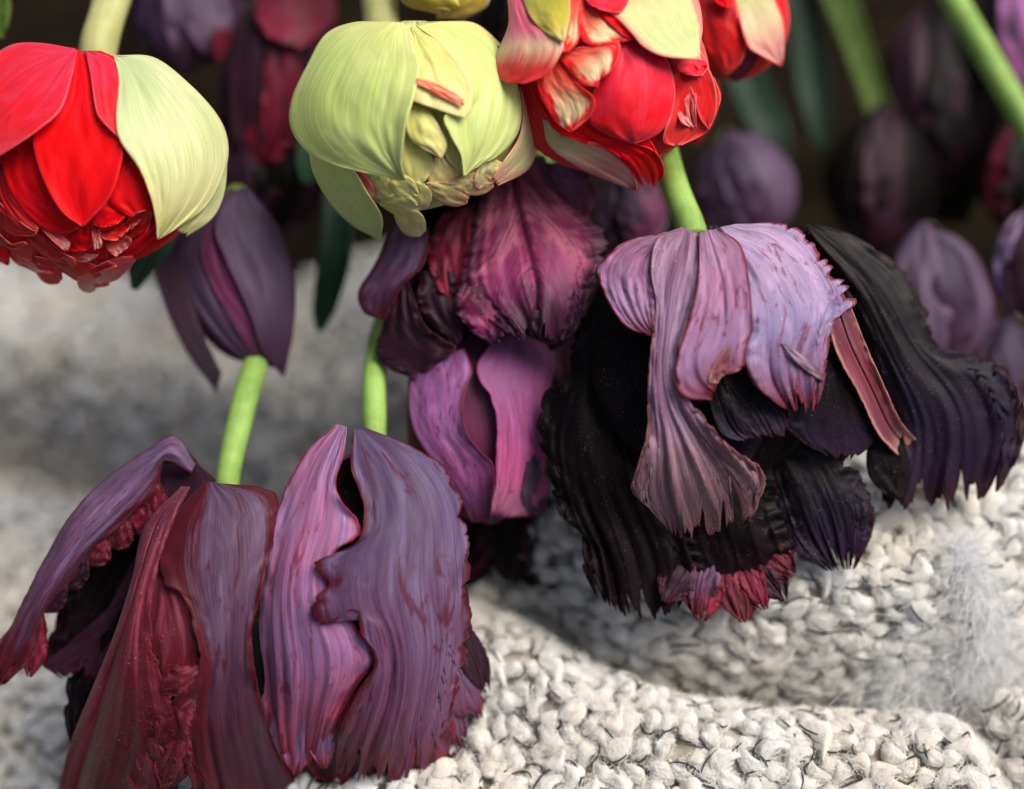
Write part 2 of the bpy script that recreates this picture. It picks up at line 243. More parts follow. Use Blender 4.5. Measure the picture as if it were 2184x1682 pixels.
# ------------------------------------------------------------------ petals
SEED = [100]
Z1 = (0, 0, .3873); Z2 = (597.2, 0, .3228); Z3 = (1031.5, 0, .3231); Z5 = (0, 868.6, .4837); Z6 = (488.6, 868.6, .4836)
Z7 = (705.8, 380, .549); Z8 = (1113, 434.3, .5487); ZU = (0, 0, 1.0)
class Flower:
    def __init__(s, name, label, base, body, h0=0, group=None, Z=ZU, cat='tulip', dh=0):
        s.dh = dh; h0 += dh; base = (base[0], base[1], base[2] + dh)
        s.Z = Z; s.h0 = h0; s.cx, s.cy, s.rx, s.ry, s.hz, rot = body; s.rot = math.radians(rot)
        s.base = base; loc = P1(*base); s.e = empty(name, loc); tag(s.e, label, cat, group)
    def body(s, u, v):
        c, q = math.cos(s.rot), math.sin(s.rot); x, y = u - s.cx, v - s.cy
        a, b = (x*c + y*q)/s.rx, (-x*q + y*c)/s.ry; r = np.sqrt(a*a + b*b)
        R = .88; e = math.sqrt(1 - R*R); k = R/e
        return s.hz*np.where(r < R, np.sqrt(np.clip(1 - np.minimum(r, R)**2, 0, 1)), e - k*(r - R))
    def loc(s, a, b):                        # normalised: a along the axis (-1 base .. 1 tip), b across
        c, q = math.cos(s.rot), math.sin(s.rot)
        return s.cx + s.rx*b*c - s.ry*a*q, s.cy + s.rx*b*q + s.ry*a*c
    def petal(s, mat, L, R, Mi=None, o=0, lift=(0, 0), tl=0, tr=0, te=0, n=24, ne=None, pleat=0, pf=5, ruff=0, rf=7, bulge=0, tip=0,
              cre=0, nt=70, ns=24, Z=None, back=False, flat=False, thick=2.4, name='petal', par=None, edgek=1.5, es=(1, 1)):
        SEED[0] += 1; rng = np.random.RandomState(SEED[0]); vn = VN(SEED[0])
        if te > 0 and nt > 44: ns = int(min(80, max(ns, 4.2*(ne or max(6, n*.5)))))
        if tl + tr > 0 and nt > 44: nt = int(min(150, max(nt, 3.6*n)))
        nt = int(nt*.88)
        Z = Z or s.Z
        f = lambda C: np.array([(Z[0] + p[0]*Z[2], Z[1] + p[1]*Z[2], (p[2] if len(p) > 2 else 0)) for p in C], float)
        K = 160; l, r = crom(f(L), K), crom(f(R), K)
        m = crom(f(Mi), K) if Mi else (l + r)/2
        t = np.linspace(0, 1, nt)[:, None]; q = np.linspace(-1, 1, ns)[None, :]
        T = t + 0*q; S = q + 0*t
        jl, jr = jag(T[:, 0], n, rng), jag(T[:, 0], n, rng); je = jag((S[0] + 1)/2, ne or max(6, n*.5), rng)
        tk = 1.9 if name == 'petal' and nt > 40 else 1.2
        amp = np.where(S < 0, tl*(jl[:, None] - .3), tr*(jr[:, None] - .3))*sm(T, .08, .3)*tk
        S2 = S*(1 - np.minimum(amp, .75)*sm(abs(S), .35, 1)); T2 = T*(1 - np.clip(te*tk*(je[None, :] - .25), -.05, .6)*sm(T, .4, 1)); T2 = np.clip(T2, 0, 1.06)
        x = T2*(K-1); i = np.clip(x.astype(int), 0, K-2); w_ = (x - i)[..., None]
        lerp = lambda C: C[i]*(1 - w_) + C[i+1]*w_
        A, Bm, C = lerp(l), lerp(m), lerp(r); z = S2[..., None]
        ker = np.hanning(71); ker /= ker.sum()
        smooth = lambda c_: np.stack([np.convolve(np.pad(c_[:, k_], 35, mode='reflect', reflect_type='odd'), ker, 'valid') for k_ in range(2)], -1)
        ls, rs_ = smooth(l), smooth(r)
        quad = A*(z*(z-1)/2) + Bm*(1 - z*z) + C*(z*(z+1)/2)
        lin = np.where(z < 0, Bm + (A - Bm)*(-z), Bm + (C - Bm)*z)
        Q = .6*quad + .4*lin
        u, v, hh = Q[..., 0], Q[..., 1], Q[..., 2]
        La, Ra = ls[i], rs_[i]; ax = Ra - La; ST = 2*np.sum((Q[..., :2] - (La + Ra)/2)*ax, -1)/(np.sum(ax*ax, -1) + 30.0)
        ST = S2*(1 - sm(T2, .03, .2)) + np.clip(ST, -1.6, 1.6)*sm(T2, .03, .2)
        ob, ot = o if isinstance(o, tuple) else (o, o)
        h = s.h0 + hh + ob + (ot - ob)*T2
        b = s.body(u, v)
        if flat: b = b*0
        h = h + (-.7*b if back else b)
        pr = np.sin(np.pi*np.clip(T2*.9 + .1, 0, 1))
        h = h + bulge*(1 - S2**2)*pr + np.where(S2 < 0, lift[0], lift[1])*abs(S2)**3*sm(T2, .05, .5) + tip*sm(T2, .7, 1)**2
        h = h - cre*np.exp(-(S2/.07)**2)*(1 - .5*T2)
        pn = vn(ST*pf*1.1 + 20 + .9*vn(T2*2.3, 3), T2*1.3 + 5); pn2 = vn(ST*pf*2.7 + 31 + 1.2*vn(T2*2 + 7, S2*2), T2*2.4 + 9)
        h = h + pleat*(1.5*(.5 - abs(2*pn - 1)) + .5*(pn2 - .5))*sm(T2, .05, .7)
        if te > .05 and nt > 90: h = h + 26*(vn(ST*7 + 40 + vn(T2*3, 8), T2*1.5 + 30) - .5)*sm(T2, .55, 1)
        if te > .05 and nt > 50: h = h + 9*(vn(T2*34 + 3, S2*5 + 11) - .5)*sm(abs(S2), .45, 1)
        h = h + ruff*sm(abs(S2), .45, 1)*(2*vn(T2*rf*2 + 11, np.sign(S2)*5 + 20) - 1)*1.5*sm(T2, .05, .35)
        h = h + (vn(T2*5, S2*3 + 9) - .5)*(7 + .7*ruff) + (vn(T2*13, S2*8 + 9) - .5)*2.2
        V = pt(u, v, h).reshape(-1, 3)
        gi = np.arange(nt*ns).reshape(nt, ns)
        F = np.stack([gi[:-1, :-1], gi[:-1, 1:], gi[1:, 1:], gi[1:, :-1]], -1).reshape(-1, 4)
        ob_ = mesh_obj(name, V, F, M[mat] if isinstance(mat, str) else mat, s.e)
        me = ob_.data; uvl = me.uv_layers.new(name='UVMap')
        uvv = np.stack([((S2 if name != 'petal' else ST) + 1)/2, T2], -1).reshape(-1, 2)
        uvl.data.foreach_set('uv', uvv[F.reshape(-1)].astype(np.float32).ravel())
        at = me.attributes.new('edge', 'FLOAT', 'POINT')
        at.data.foreach_set('value', np.minimum((1 - abs(S))/np.where(S < 0, es[0], es[1]), (1 - T)*edgek + 1e-3).astype(np.float32).ravel())
        so = ob_.modifiers.new('thickness', 'SOLIDIFY'); so.thickness = thick*UNIT; so.offset = 0
        return ob_
    def blade(s, mat, x, y, ang, ln, wd, o=0, tip=0, cup=10, Z=ZU, flat=True, nt=22, ns=11, te=.06, tl=.12, n=7, bend=0, **kw):
        """small petal from (x, y) heading ang degrees (0 right, 90 down), ln long, wd wide"""
        a = math.radians(ang); d = np.array([math.cos(a), math.sin(a)]); p = np.array([-d[1], d[0]])
        prof = [(.0, .25), (.25, .7), (.55, 1), (.8, .85), (1, .35)]
        q = lambda k, sg: tuple(np.array([x, y]) + d*ln*k + p*(sg*wd*.5) + p*bend*k*k)
        L = [q(k, -w_) for k, w_ in prof]; R = [q(k, w_) for k, w_ in prof]
        return s.petal(mat, L, R, None, o=(o, o + tip), bulge=cup, Z=Z, flat=flat, nt=nt, ns=ns, te=te, tl=tl, tr=tl, n=n, thick=2.2, **kw)
    def shell(s, mat, back=False, o=-20, k=None, n=3, jit=0.0, **kw):
        """petals wrapping the body from base to tip on one side"""
        k0 = k if k else (.92 if back else .95); rj = np.random.RandomState(SEED[0])
        for j in range(n):
            k = k0*(1 + jit*rj.uniform(-1, .6))
            c = jit*rj.uniform(-1.5, 1.5) + (j - (n-1)/2)*(1.3/n) if n > 1 else 0; hw = 1.15/n + .22
            A = [-.96, -.7, -.3, .15, .55, .85, 1.0]; W = [.1, .62, .92, 1, .85, .5, .06]
            X = [s.loc(a*k, np.clip(c + 0*a, -1, 1)*w_*k - hw*w_*k*.8) for a, w_ in zip(A, W)]
            Y = [s.loc(a*k, np.clip(c + 0*a, -1, 1)*w_*k + hw*w_*k*.8) for a, w_ in zip(A, W)]
            clip = lambda Q: [tuple(q) for q in Q]
            s.petal(mat[j % len(mat)], clip(X), clip(Y), None, o=o + 6*(j % 2), Z=ZU, back=back, nt=30, ns=14, n=9, ne=5, **kw)
    def stem(s, pts, r, mat='stem', name='stem', world_end=None, flare=1.0):
        C = crom([(p[0], p[1], p[2] + s.dh) for p in pts], 40); V3 = pt(C[:, 0], C[:, 1], C[:, 2])
        if world_end is not None:
            e = np.array(world_end); a = V3[-1]; dirn = V3[-1] - V3[-2]; dirn /= np.linalg.norm(dirn)
            L = np.linalg.norm(e - a); tt = np.linspace(0, 1, 26)[1:, None]; c1 = a + dirn*L*.45
            V3 = np.vstack([V3, (1-tt)**2*a + 2*tt*(1-tt)*c1 + tt**2*e])
        return tube(name, V3, r*UNIT, M[mat], s.e)
def tube(name, V3, r, mat, parent=None, sides=18):
    n = len(V3); T = np.gradient(V3, axis=0); T /= np.linalg.norm(T, axis=1)[:, None]
    up = np.array([0, 0, 1.0]) if abs(T[0][2]) < .8 else np.array([1.0, 0, 0]); X = np.cross(up, T[0]); X /= np.linalg.norm(X); R = []
    vn = VN(SEED[0])
    rr = np.broadcast_to(np.asarray(r, float), (n,))*(1 + .10*(vn(np.linspace(0, 7, n)) - .5))
    for k in range(n):
        X = X - T[k]*np.dot(X, T[k]); X /= np.linalg.norm(X); Y = np.cross(T[k], X)
        a = np.linspace(0, 2*np.pi, sides, endpoint=False)
        R.append(V3[k] + rr[k]*(np.cos(a)[:, None]*X + np.sin(a)[:, None]*Y))
    V = np.array(R).reshape(-1, 3); gi = np.arange(n*sides).reshape(n, sides); gj = np.roll(gi, -1, 1)
    F = np.stack([gi[:-1], gj[:-1], gj[1:], gi[1:]], -1).reshape(-1, 4).tolist() + [gi[0][::-1].tolist(), gi[-1].tolist()]
    o = mesh_obj(name, V, F, mat, parent)
    uvl = o.data.uv_layers.new(name='UVMap'); uv = np.zeros((len(o.data.loops), 2), np.float32); li = np.zeros(len(o.data.loops), np.int32)
    o.data.loops.foreach_get('vertex_index', li); uv[:, 0] = (li % sides)/sides; uv[:, 0] = abs(uv[:, 0]*2 - 1); uv[:, 1] = (li//sides)/n
    uvl.data.foreach_set('uv', uv.ravel())
    return o

# ------------------------------------------------------------------ ground
m, nt, B = newmat('soil'); g = N(nt); co = g.node('ShaderNodeNewGeometry').outputs['Position']
c = g.ramp(g.noise(co, 60, 6, .65), [(.3, srgb(14, 11, 8)), (.55, srgb(31, 25, 18)), (.75, srgb(60, 50, 38))])
g.link(c, B.inputs['Base Color']); B.inputs['Roughness'].default_value = .95; B.inputs['Specular IOR Level'].default_value = .03
bp = g.node('ShaderNodeBump'); bp.inputs['Distance'].default_value = .004; g.link(g.noise(co, 90, 6, .7), bp.inputs['Height']); g.link(bp.outputs[0], B.inputs['Normal'])
gx = np.concatenate([[-60, -5, -1], np.linspace(-.5, .5, 41), [1, 5, 60]]); gy = np.concatenate([[-60, -5, -1], np.linspace(-.5, .9, 57), [1.5, 5, 60]])
X, Y = np.meshgrid(gx, gy); vg = VN(5)
Zg = np.where((abs(X) < .49) & (Y > -.49) & (Y < .89), .012*(vg(X*22 + 50, Y*22 + 50) - .5) + .006*(vg(X*60 + 50, Y*60 + 50) - .5), 0)
V = np.stack([X, Y, Zg], -1).reshape(-1, 3); gi = np.arange(X.size).reshape(X.shape)
F = np.stack([gi[:-1, :-1], gi[:-1, 1:], gi[1:, 1:], gi[1:, :-1]], -1).reshape(-1, 4)
tag(mesh_obj('ground', V, F, m), kind='structure')

# ------------------------------------------------------------------ blanket: a draped chunky bouclé knit
def poly_dist(x, y, px):
    """signed distance (m) to a drawn line on the mean surface and position along it 0..1"""
    Pn = crom([ground_xy(*p) for p in px], 40); best = np.full(np.shape(x), 9.0); par = np.zeros(np.shape(x))
    for k in range(len(Pn) - 1):
        a, b = Pn[k], Pn[k+1]; ab = b - a; L2 = ab @ ab
        t = np.clip(((x - a[0])*ab[0] + (y - a[1])*ab[1])/L2, 0, 1)
        dx, dy = x - a[0] - t*ab[0], y - a[1] - t*ab[1]; d = np.hypot(dx, dy)
        sgn = np.sign(ab[0]*(y - a[1]) - ab[1]*(x - a[0])); up = d < abs(best)
        best = np.where(up, d*np.where(sgn == 0, 1, sgn), best); par = np.where(up, (k + t)/(len(Pn) - 1), par)
    return best, par
UL = [ground_xy(u, 1200)[0] for u in (150, 950)]
vb = VN(77)
def blanket_z(x, y):
    x = np.asarray(x, float); y = np.asarray(y, float); z = np.full(x.shape, BZ)
    z = z - .042*(1 - sm(x - .10*(y + .02), UL[0], UL[1]))
    # ridge under the big dark flower, its front face dropping into the crease
    d, p = poly_dist(x, y, [(900, 1230), (1130, 1300), (1270, 1385), (1420, 1445), (1650, 1478), (1850, 1490), (2050, 1470), (2300, 1380)])
    end = sm(p, .0, .22)
    z = z + end*(.027*sm(d, -.001, .021)*(1 - .6*sm(d, .036, .11)) - .024*np.exp(-(d/.0048)**2)*(1 - sm(p, .80, .95)))
    z = z + .009*np.exp(-((d + .019)/.013)**2)*end
    # crease low on the right
    d, p = poly_dist(x, y, [(1990, 1470), (2060, 1530), (2120, 1610), (2180, 1700), (2240, 1800)])
    z = z - .010*np.exp(-(d/.0065)**2)
    # folds on the left, behind the flowers
    d, p = poly_dist(x, y, [(-300, 700), (-60, 742), (150, 790), (330, 860), (430, 930), (480, 1000)])
    z = z + (1 - sm(p, .8, 1))*(.018*sm(d, 0, .018)*(1 - 1.6*sm(d, .020, .06)) - .032*np.exp(-(d/.015)**2))
    d, p = poly_dist(x, y, [(430, 1010), (640, 960), (860, 900), (1000, 800)])
    z = z - .020*np.exp(-(d/.012)**2)
    z = z + .004*(vb(x*22 + 30, y*22 + 30) - .5) + .0014*(vb(x*90 + 30, y*90 + 30) - .5)
    return np.maximum(z, .010)
def wool(name, c1, c2, c3, fib=True):
    m, nt, B = newmat(name); g = N(nt); co = g.node('ShaderNodeNewGeometry').outputs['Position']
    lo = g.noise(co, 38, 3, .6); hi = g.noise(co, 420, 3, .6); fb = g.noise(co, 2200, 3, .6, 1.5)
    if fib:
        at = g.node('ShaderNodeAttribute', attribute_name='grain').outputs['Vector']; fb = g.noise(at, 1, 4, .65, .6)
    c = g.mix(g.rng(lo, .36, .66), c1, c2); c = g.mix(g.math('MULTIPLY', g.rng(hi, .45, .75), .5), c, c3)
    c = g.mix(g.math('MULTIPLY', g.rng(fb, .48, .68), .22), c, (.48, .44, .38))
    g.link(c, B.inputs['Base Color']); B.inputs['Roughness'].default_value = .95; B.inputs['Specular IOR Level'].default_value = .05
    B.inputs['Sheen Weight'].default_value = .25; B.inputs['Sheen Roughness'].default_value = .7
    if fib: B.inputs['Subsurface Weight'].default_value = .75; B.inputs['Subsurface Radius'].default_value = (1, .93, .85); B.inputs['Subsurface Scale'].default_value = .0016
    bp = g.node('ShaderNodeBump'); bp.inputs['Strength'].default_value = .9; bp.inputs['Distance'].default_value = .0005
    g.link(g.math('ADD', fb, g.math('MULTIPLY', hi, .3)), bp.inputs['Height']); g.link(bp.outputs[0], B.inputs['Normal'])
    return m
WOOL = wool('wool_cream', srgb(224, 217, 203), srgb(226, 227, 225), srgb(202, 194, 180))
WBASE = wool('wool_backing', srgb(178, 168, 150), srgb(186, 179, 166), srgb(150, 139, 120), False)
m, nt, B = newmat('thread_charcoal'); B.inputs['Base Color'].default_value = (*srgb(52, 50, 50), 1); B.inputs['Roughness'].default_value = .8
THREAD = m
FUZZ, nt, B = newmat('wool_fuzz'); B.inputs['Base Color'].default_value = (*srgb(236, 233, 226), 1); B.inputs['Roughness'].default_value = .9
FLUFF, nt, B = newmat('wool_fluff_white'); B.inputs['Base Color'].default_value = (*srgb(240, 241, 242), 1); B.inputs['Roughness'].default_value = .9

bl_o = np.array([0, 0, BZ]); blanket = empty('knitted_blanket', bl_o)
tag(blanket, 'cream chunky boucle knit blanket with charcoal threads lying under the tulips', 'blanket')
Y0, Y1 = ground_xy(1092, 1860)[1], ground_xy(1092, 320)[1]
EX = [ground_xy(u_, v_)[0] for u_, v_ in ((0, 330), (900, 440), (1350, 720), (2184, 900))]; EY = [ground_xy(u_, v_)[1] for u_, v_ in ((0, 330), (900, 440), (1350, 720), (2184, 900))]
def ymax(x): return np.interp(x, EX, EY)
def xr(y):                                   # half width in view at depth y, with a margin
    return .165 + .33*(y - Y0)
gx = np.linspace(-.31, .31, 150); gy = np.linspace(0, 1, 110); X, Y = np.meshgrid(gx, gy); Y = Y0 - .02 + (ymax(X) - Y0 + .02)*Y
V = np.stack([X, Y, blanket_z(X, Y) - .0012], -1).reshape(-1, 3); gi = np.arange(X.size).reshape(X.shape)
F = np.stack([gi[:-1, :-1], gi[:-1, 1:], gi[1:, 1:], gi[1:, :-1]], -1).reshape(-1, 4)
o = mesh_obj('backing', V, F, WBASE, blanket); so = o.modifiers.new('thickness', 'SOLIDIFY'); so.thickness = .003; so.offset = -1

import bmesh
def tuft_mesh(seed, sub):
    bm = bmesh.new(); bmesh.ops.create_icosphere(bm, subdivisions=sub, radius=1); r = np.random.RandomState(seed)
    V = np.array([v.co[:] for v in bm.verts]); F = np.array([[v.index for v in f.verts] for f in bm.faces]); bm.free()
    ln, wd = r.uniform(1.35, 1.75), r.uniform(.74, .92); v1, v2 = VN(seed), VN(seed + 50)
    d = 1 + .55*(v1(V[:, 0]*1.4 + 20, V[:, 1]*1.4 + V[:, 2]*1.1 + 20) - .5) + .22*(v2(V[:, 0]*3.1 + 20, V[:, 1]*3.1 - V[:, 2]*2.3 + 20) - .5)
    aa = np.arctan2(V[:, 2], V[:, 1]); ridge = 1 + .05*np.sin(aa*r.randint(3, 6) + V[:, 0]*r.uniform(2, 4) + r.rand()*6)
    W = V*(d*ridge)[:, None]*np.array([ln, wd, .72]); W[:, 1] += r.choice([-1, 1])*r.uniform(.25, .5)*(W[:, 0]**2 - .7); W[:, 2] -= .16*W[:, 0]**2
    G = np.stack([V[:, 0]*1.6 + seed, V[:, 1]*11 + V[:, 0]*2, V[:, 2]*11 - V[:, 0]*2], -1)
    return W, F, G
VAR = [tuft_mesh(900 + k, 3) for k in range(9)]; VARLO = [tuft_mesh(900 + k, 2) for k in range(9)]
rng = np.random.RandomState(4)
RS = .0037; cand_ = []; e_ = .0012           # tufts packed evenly over the draped surface
gy_ = np.arange(Y0 - .012, Y1 - .002, .00155)
for j_, y in enumerate(gy_):
    hw = min(xr(y), .305); xs = np.arange(-hw, hw, .00155)
    cand_.append(np.stack([xs + rng.uniform(-.0007, .0007, len(xs)), y + rng.uniform(-.0007, .0007, len(xs))], -1))
cand_ = np.vstack(cand_); cand_ = cand_[cand_[:, 1] < ymax(cand_[:, 0])]; cand_ = cand_[rng.permutation(len(cand_))]; cz_ = blanket_z(cand_[:, 0], cand_[:, 1]); cell = {}; keep = []
for i_, (a, b, c_) in enumerate(zip(cand_[:, 0].tolist(), cand_[:, 1].tolist(), cz_.tolist())):
    ka, kb, kc = int(a//RS), int(b//RS), int(c_//RS); ok = True
    for da in (-1, 0, 1):
        for db in (-1, 0, 1):
            for dc in (-1, 0, 1):
                for q in cell.get((ka+da, kb+db, kc+dc), ()):
                    if (q[0]-a)**2 + (q[1]-b)**2 + (q[2]-c_)**2 < RS*RS: ok = False; break
                if not ok: break
            if not ok: break
        if not ok: break
    if ok: cell.setdefault((ka, kb, kc), []).append((a, b, c_)); keep.append(i_)
pts_ = np.column_stack([cand_[keep], rng.randint(0, 2, len(keep))])
zz = blanket_z(pts_[:, 0], pts_[:, 1])
nx = -(blanket_z(pts_[:, 0] + e_, pts_[:, 1]) - blanket_z(pts_[:, 0] - e_, pts_[:, 1]))/(2*e_)
ny = -(blanket_z(pts_[:, 0], pts_[:, 1] + e_) - blanket_z(pts_[:, 0], pts_[:, 1] - e_))/(2*e_)
NR = np.stack([nx, ny, np.ones_like(nx)], -1); NR /= np.linalg.norm(NR, axis=1)[:, None]
def project(Pw):
    d = Pw - CAM; dep = d @ FWD
    return 1092 + (d @ RGT)/dep*2184*LENS/SENSOR, 841 - (d @ UPV)/dep*2184*LENS/SENSOR, dep
C3 = np.stack([pts_[:, 0], pts_[:, 1], zz], -1); pu, pv, pd = project(C3)
ang = np.where(np.floor(pts_[:, 1]/.0042 + .8*np.sin(pts_[:, 0]*38)) % 2 == 0, .75, 2.35) + rng.normal(0, .32, len(pts_))
scl = rng.uniform(.0022, .0033, len(pts_))*(1 + .18*(vb(C3[:, 0]*70, C3[:, 1]*70) - .5)); big = rng.rand(len(pts_)) < .08; scl[big] *= 1.25
def frames(i):
    n = NR[i]; a = np.array([math.cos(ang[i]), math.sin(ang[i]), 0.0]); a -= n*(a @ n); a /= np.linalg.norm(a)
    n2 = n + rng.uniform(-.25, .25, 3); n2 -= a*(n2 @ a); n2 /= np.linalg.norm(n2)
    return np.stack([a, np.cross(n2, a), n2], 1)
# the 300 that show largest and clear of the flowers: each its own part, sharing mesh data; the rest is one part
vis = (pu > 930) & (pu < 2200) & (pv < 1690) & (pv > np.interp(pu, [930, 1030, 1250, 1500, 1850, 2184], [1560, 1310, 1330, 1330, 1210, 1090]))
order = np.argsort(np.where(vis, pd, 9))[:300]; sel = set(order.tolist())
sub_me = []
for W, Fv, G_ in VAR:
    m_ = bpy.data.meshes.new('wool_tuft'); m_.from_pydata(W.tolist(), [], Fv.tolist()); m_.polygons.foreach_set('use_smooth', [True]*len(Fv)); m_.materials.append(WOOL); sub_me.append(m_)
    m_.attributes.new('grain', 'FLOAT_VECTOR', 'POINT').data.foreach_set('vector', G_.astype(np.float32).ravel())
from mathutils import Matrix
AV, AF, AG, off = [], [], [], 0; FR = {}
for i in range(len(pts_)):
    R_ = frames(i); FR[i] = R_; c_ = C3[i] + NR[i]*scl[i]*.25; k = rng.randint(9)
    if i in sel:
        o = bpy.data.objects.new('wool_tuft', sub_me[k]); COL.objects.link(o); o.parent = blanket
        Mx = Matrix((R_*scl[i]).tolist()).to_4x4(); Mx.translation = Vector(c_ - bl_o); o.matrix_local = Mx
    else:
        inview = (-60 < pu[i] < 2250) and pv[i] > 900 and pu[i] > 950
        W, Fv, G_ = (VAR if inview and pd[i] < .40 else VARLO)[k]
        AV.append(c_ + (W*scl[i]) @ R_.T); AG.append(G_ + (i % 97)*3.1); AF.append(Fv + off); off += len(W)
o = mesh_obj('wool_tufts', np.vstack(AV), np.vstack(AF), WOOL, blanket); tag(o, kind='stuff')
o.data.attributes.new('grain', 'FLOAT_VECTOR', 'POINT').data.foreach_set('vector', np.vstack(AG).astype(np.float32).ravel())
# charcoal thread: short arcs hugging the tufts
def add_tube(acc, C, r, sides=5):
    n = len(C); T = np.gradient(C, axis=0); T /= np.linalg.norm(T, axis=1)[:, None] + 1e-12
    up = np.array([.3, .2, 1.0]); X = np.cross(T, up); X /= np.linalg.norm(X, axis=1)[:, None]; Yv = np.cross(T, X)
    a = np.linspace(0, 2*np.pi, sides, endpoint=False); rr = r*np.sin(np.linspace(.35, np.pi - .35, n))**.5
    V = C[:, None, :] + rr[:, None, None]*(np.cos(a)[None, :, None]*X[:, None, :] + np.sin(a)[None, :, None]*Yv[:, None, :])
    gi = np.arange(n*sides).reshape(n, sides) + acc[2]; gj = np.roll(gi, -1, 1)
    acc[0].append(V.reshape(-1, 3)); acc[1].append(np.stack([gi[:-1], gj[:-1], gj[1:], gi[1:]], -1).reshape(-1, 4)); acc[2] += n*sides
acc = [[], [], 0]
for i in range(len(pts_)):
    if rng.rand() > .8 or not (-80 < pu[i] < 2260): continue
    R_ = FR[i]; a0 = rng.rand()*6.28; sp_ = rng.uniform(.9, 2.6)*rng.choice([-1, 1]); t = np.linspace(0, 1, 9); a = a0 + sp_*t
    el = rng.uniform(.25, .75) + .25*np.sin(t*3 + a0); k_ = scl[i]*1.18
    L3 = np.stack([np.cos(a)*np.cos(el)*1.5, np.sin(a)*np.cos(el)*.86, np.sin(el)*.80], -1)*k_
    add_tube(acc, C3[i] + NR[i]*scl[i]*.25 + L3 @ R_.T, rng.uniform(.00022, .00033))
o = mesh_obj('charcoal_thread', np.vstack(acc[0]), np.vstack(acc[1]), THREAD, blanket); tag(o, kind='stuff')
# loose wool fibres
def hair(name, curves, rad, mat, parent):
    hc = bpy.data.hair_curves.new(name); hc.add_curves([c.shape[0] for c in curves])
    Pn = np.vstack(curves) - np.array(parent['o_']); hc.attributes['position'].data.foreach_set('vector', Pn.astype(np.float32).ravel())
    ra = hc.attributes.get('radius') or hc.attributes.new('radius', 'FLOAT', 'POINT'); ra.data.foreach_set('value', np.full(len(Pn), rad, np.float32))
    hc.materials.append(mat); o = bpy.data.objects.new(name, hc); COL.objects.link(o); o.parent = parent; tag(o, kind='stuff'); return o
cand = np.where((pu > -40) & (pu < 2230) & (pv > 850) & (pv < 1740))[0]; FRA = np.array([FR[i] for i in range(len(pts_))])
ii = np.concatenate([np.repeat(cand[pu[cand] > 900], 55), np.repeat(cand[pu[cand] <= 900], 5)]); NH = len(ii)
a = rng.normal(size=(NH, 3)); a /= np.linalg.norm(a, axis=1)[:, None]; a += NR[ii]*.8; a /= np.linalg.norm(a, axis=1)[:, None]
loc = np.einsum('nji,nj->ni', FRA[ii], a)*np.array([1.5, .85, .74]); p0 = C3[ii] + NR[ii]*(scl[ii]*.25)[:, None] + np.einsum('nij,nj->ni', FRA[ii], loc)*scl[ii][:, None]
d = rng.normal(size=(NH, 3))*.7 + FRA[ii][:, :, 0]*.9; d = d - a*(np.sum(d*a, 1)[:, None])*.85; d /= np.linalg.norm(d, axis=1)[:, None]
L = rng.uniform(.0015, .0050, NH)[:, None, None]; t = np.linspace(-.5, .5, 6)[None, :, None]; c2 = rng.normal(size=(NH, 1, 3))*.5 - a[:, None, :]*.25
hs = p0[:, None, :] + L*(t*d[:, None, :] + t*t*c2) + .00012*a[:, None, :]
hair('wool_fibres', list(hs), .000038, FUZZ, blanket)
# a teased-out tuft of loose fleece on the right fold
fl = []; path = crom([(2050, 1175), (2060, 1215), (2075, 1270), (2098, 1330), (2090, 1400), (2050, 1445), (1960, 1462), (1880, 1470)], 60)
WID = np.interp(np.linspace(0, 1, 60), [0, .3, .6, .8, 1], [16, 34, 46, 54, 34])
NF = 3200; kk = rng.randint(60, size=NF); qq = path[kk] + rng.normal(size=(NF, 2))*WID[kk][:, None]*np.array([.8, .6])
GXY = (np.linspace(-.31, .31, 311), np.linspace(Y0 - .02, Y1, 231)); GZ = blanket_z(*np.meshgrid(*GXY))
def zlook(x, y):
    i = np.clip(((x - GXY[0][0])/(GXY[0][1] - GXY[0][0])).astype(int), 0, 310); j = np.clip(((y - GXY[1][0])/(GXY[1][1] - GXY[1][0])).astype(int), 0, 230); return GZ[j, i]
dd = FWD + ((qq[:, 0] - 1092)/2184*(SENSOR/LENS))[:, None]*RGT + ((841 - qq[:, 1])/2184*(SENSOR/LENS))[:, None]*UPV
kd = np.linspace(.28, .46, 240); RY = CAM + kd[None, :, None]*dd[:, None, :]
below = RY[..., 2] < zlook(RY[..., 0], RY[..., 1]) + .0015; xyz = RY[np.arange(NF), np.argmax(below, 1)]   # first touch of the draped surface
for i in range(NF):
    k = kk[i]; p0 = xyz[i] + np.array([0, 0, rng.uniform(-.0005, .0042)]); tg = path[min(k+1, 59)] - path[max(k-1, 0)]; tg = tg/np.linalg.norm(tg)
    d = tg[0]*RGT - tg[1]*UPV*.8 + rng.normal(size=3)*np.array([.9, .8, .3]); d /= np.linalg.norm(d); L = rng.uniform(.004, .007 + .009*min(1, k/25)); t = np.linspace(-.5, .5, 8)[:, None]
    fl.append(p0 + L*(t*d + t*t*rng.normal(size=3)*2.4) + .0010*np.sin(t*rng.uniform(7, 14) + rng.rand()*6)*rng.normal(size=3))
hair('fleece_tuft', fl, .000030, FLUFF, blanket)

# ------------------------------------------------------------------ flowers
def rim(*a): return list(a)
GY = lambda u, v: (*ground_xy(u, v, 0.0), 0.002)          # a point on the ground, where stems end

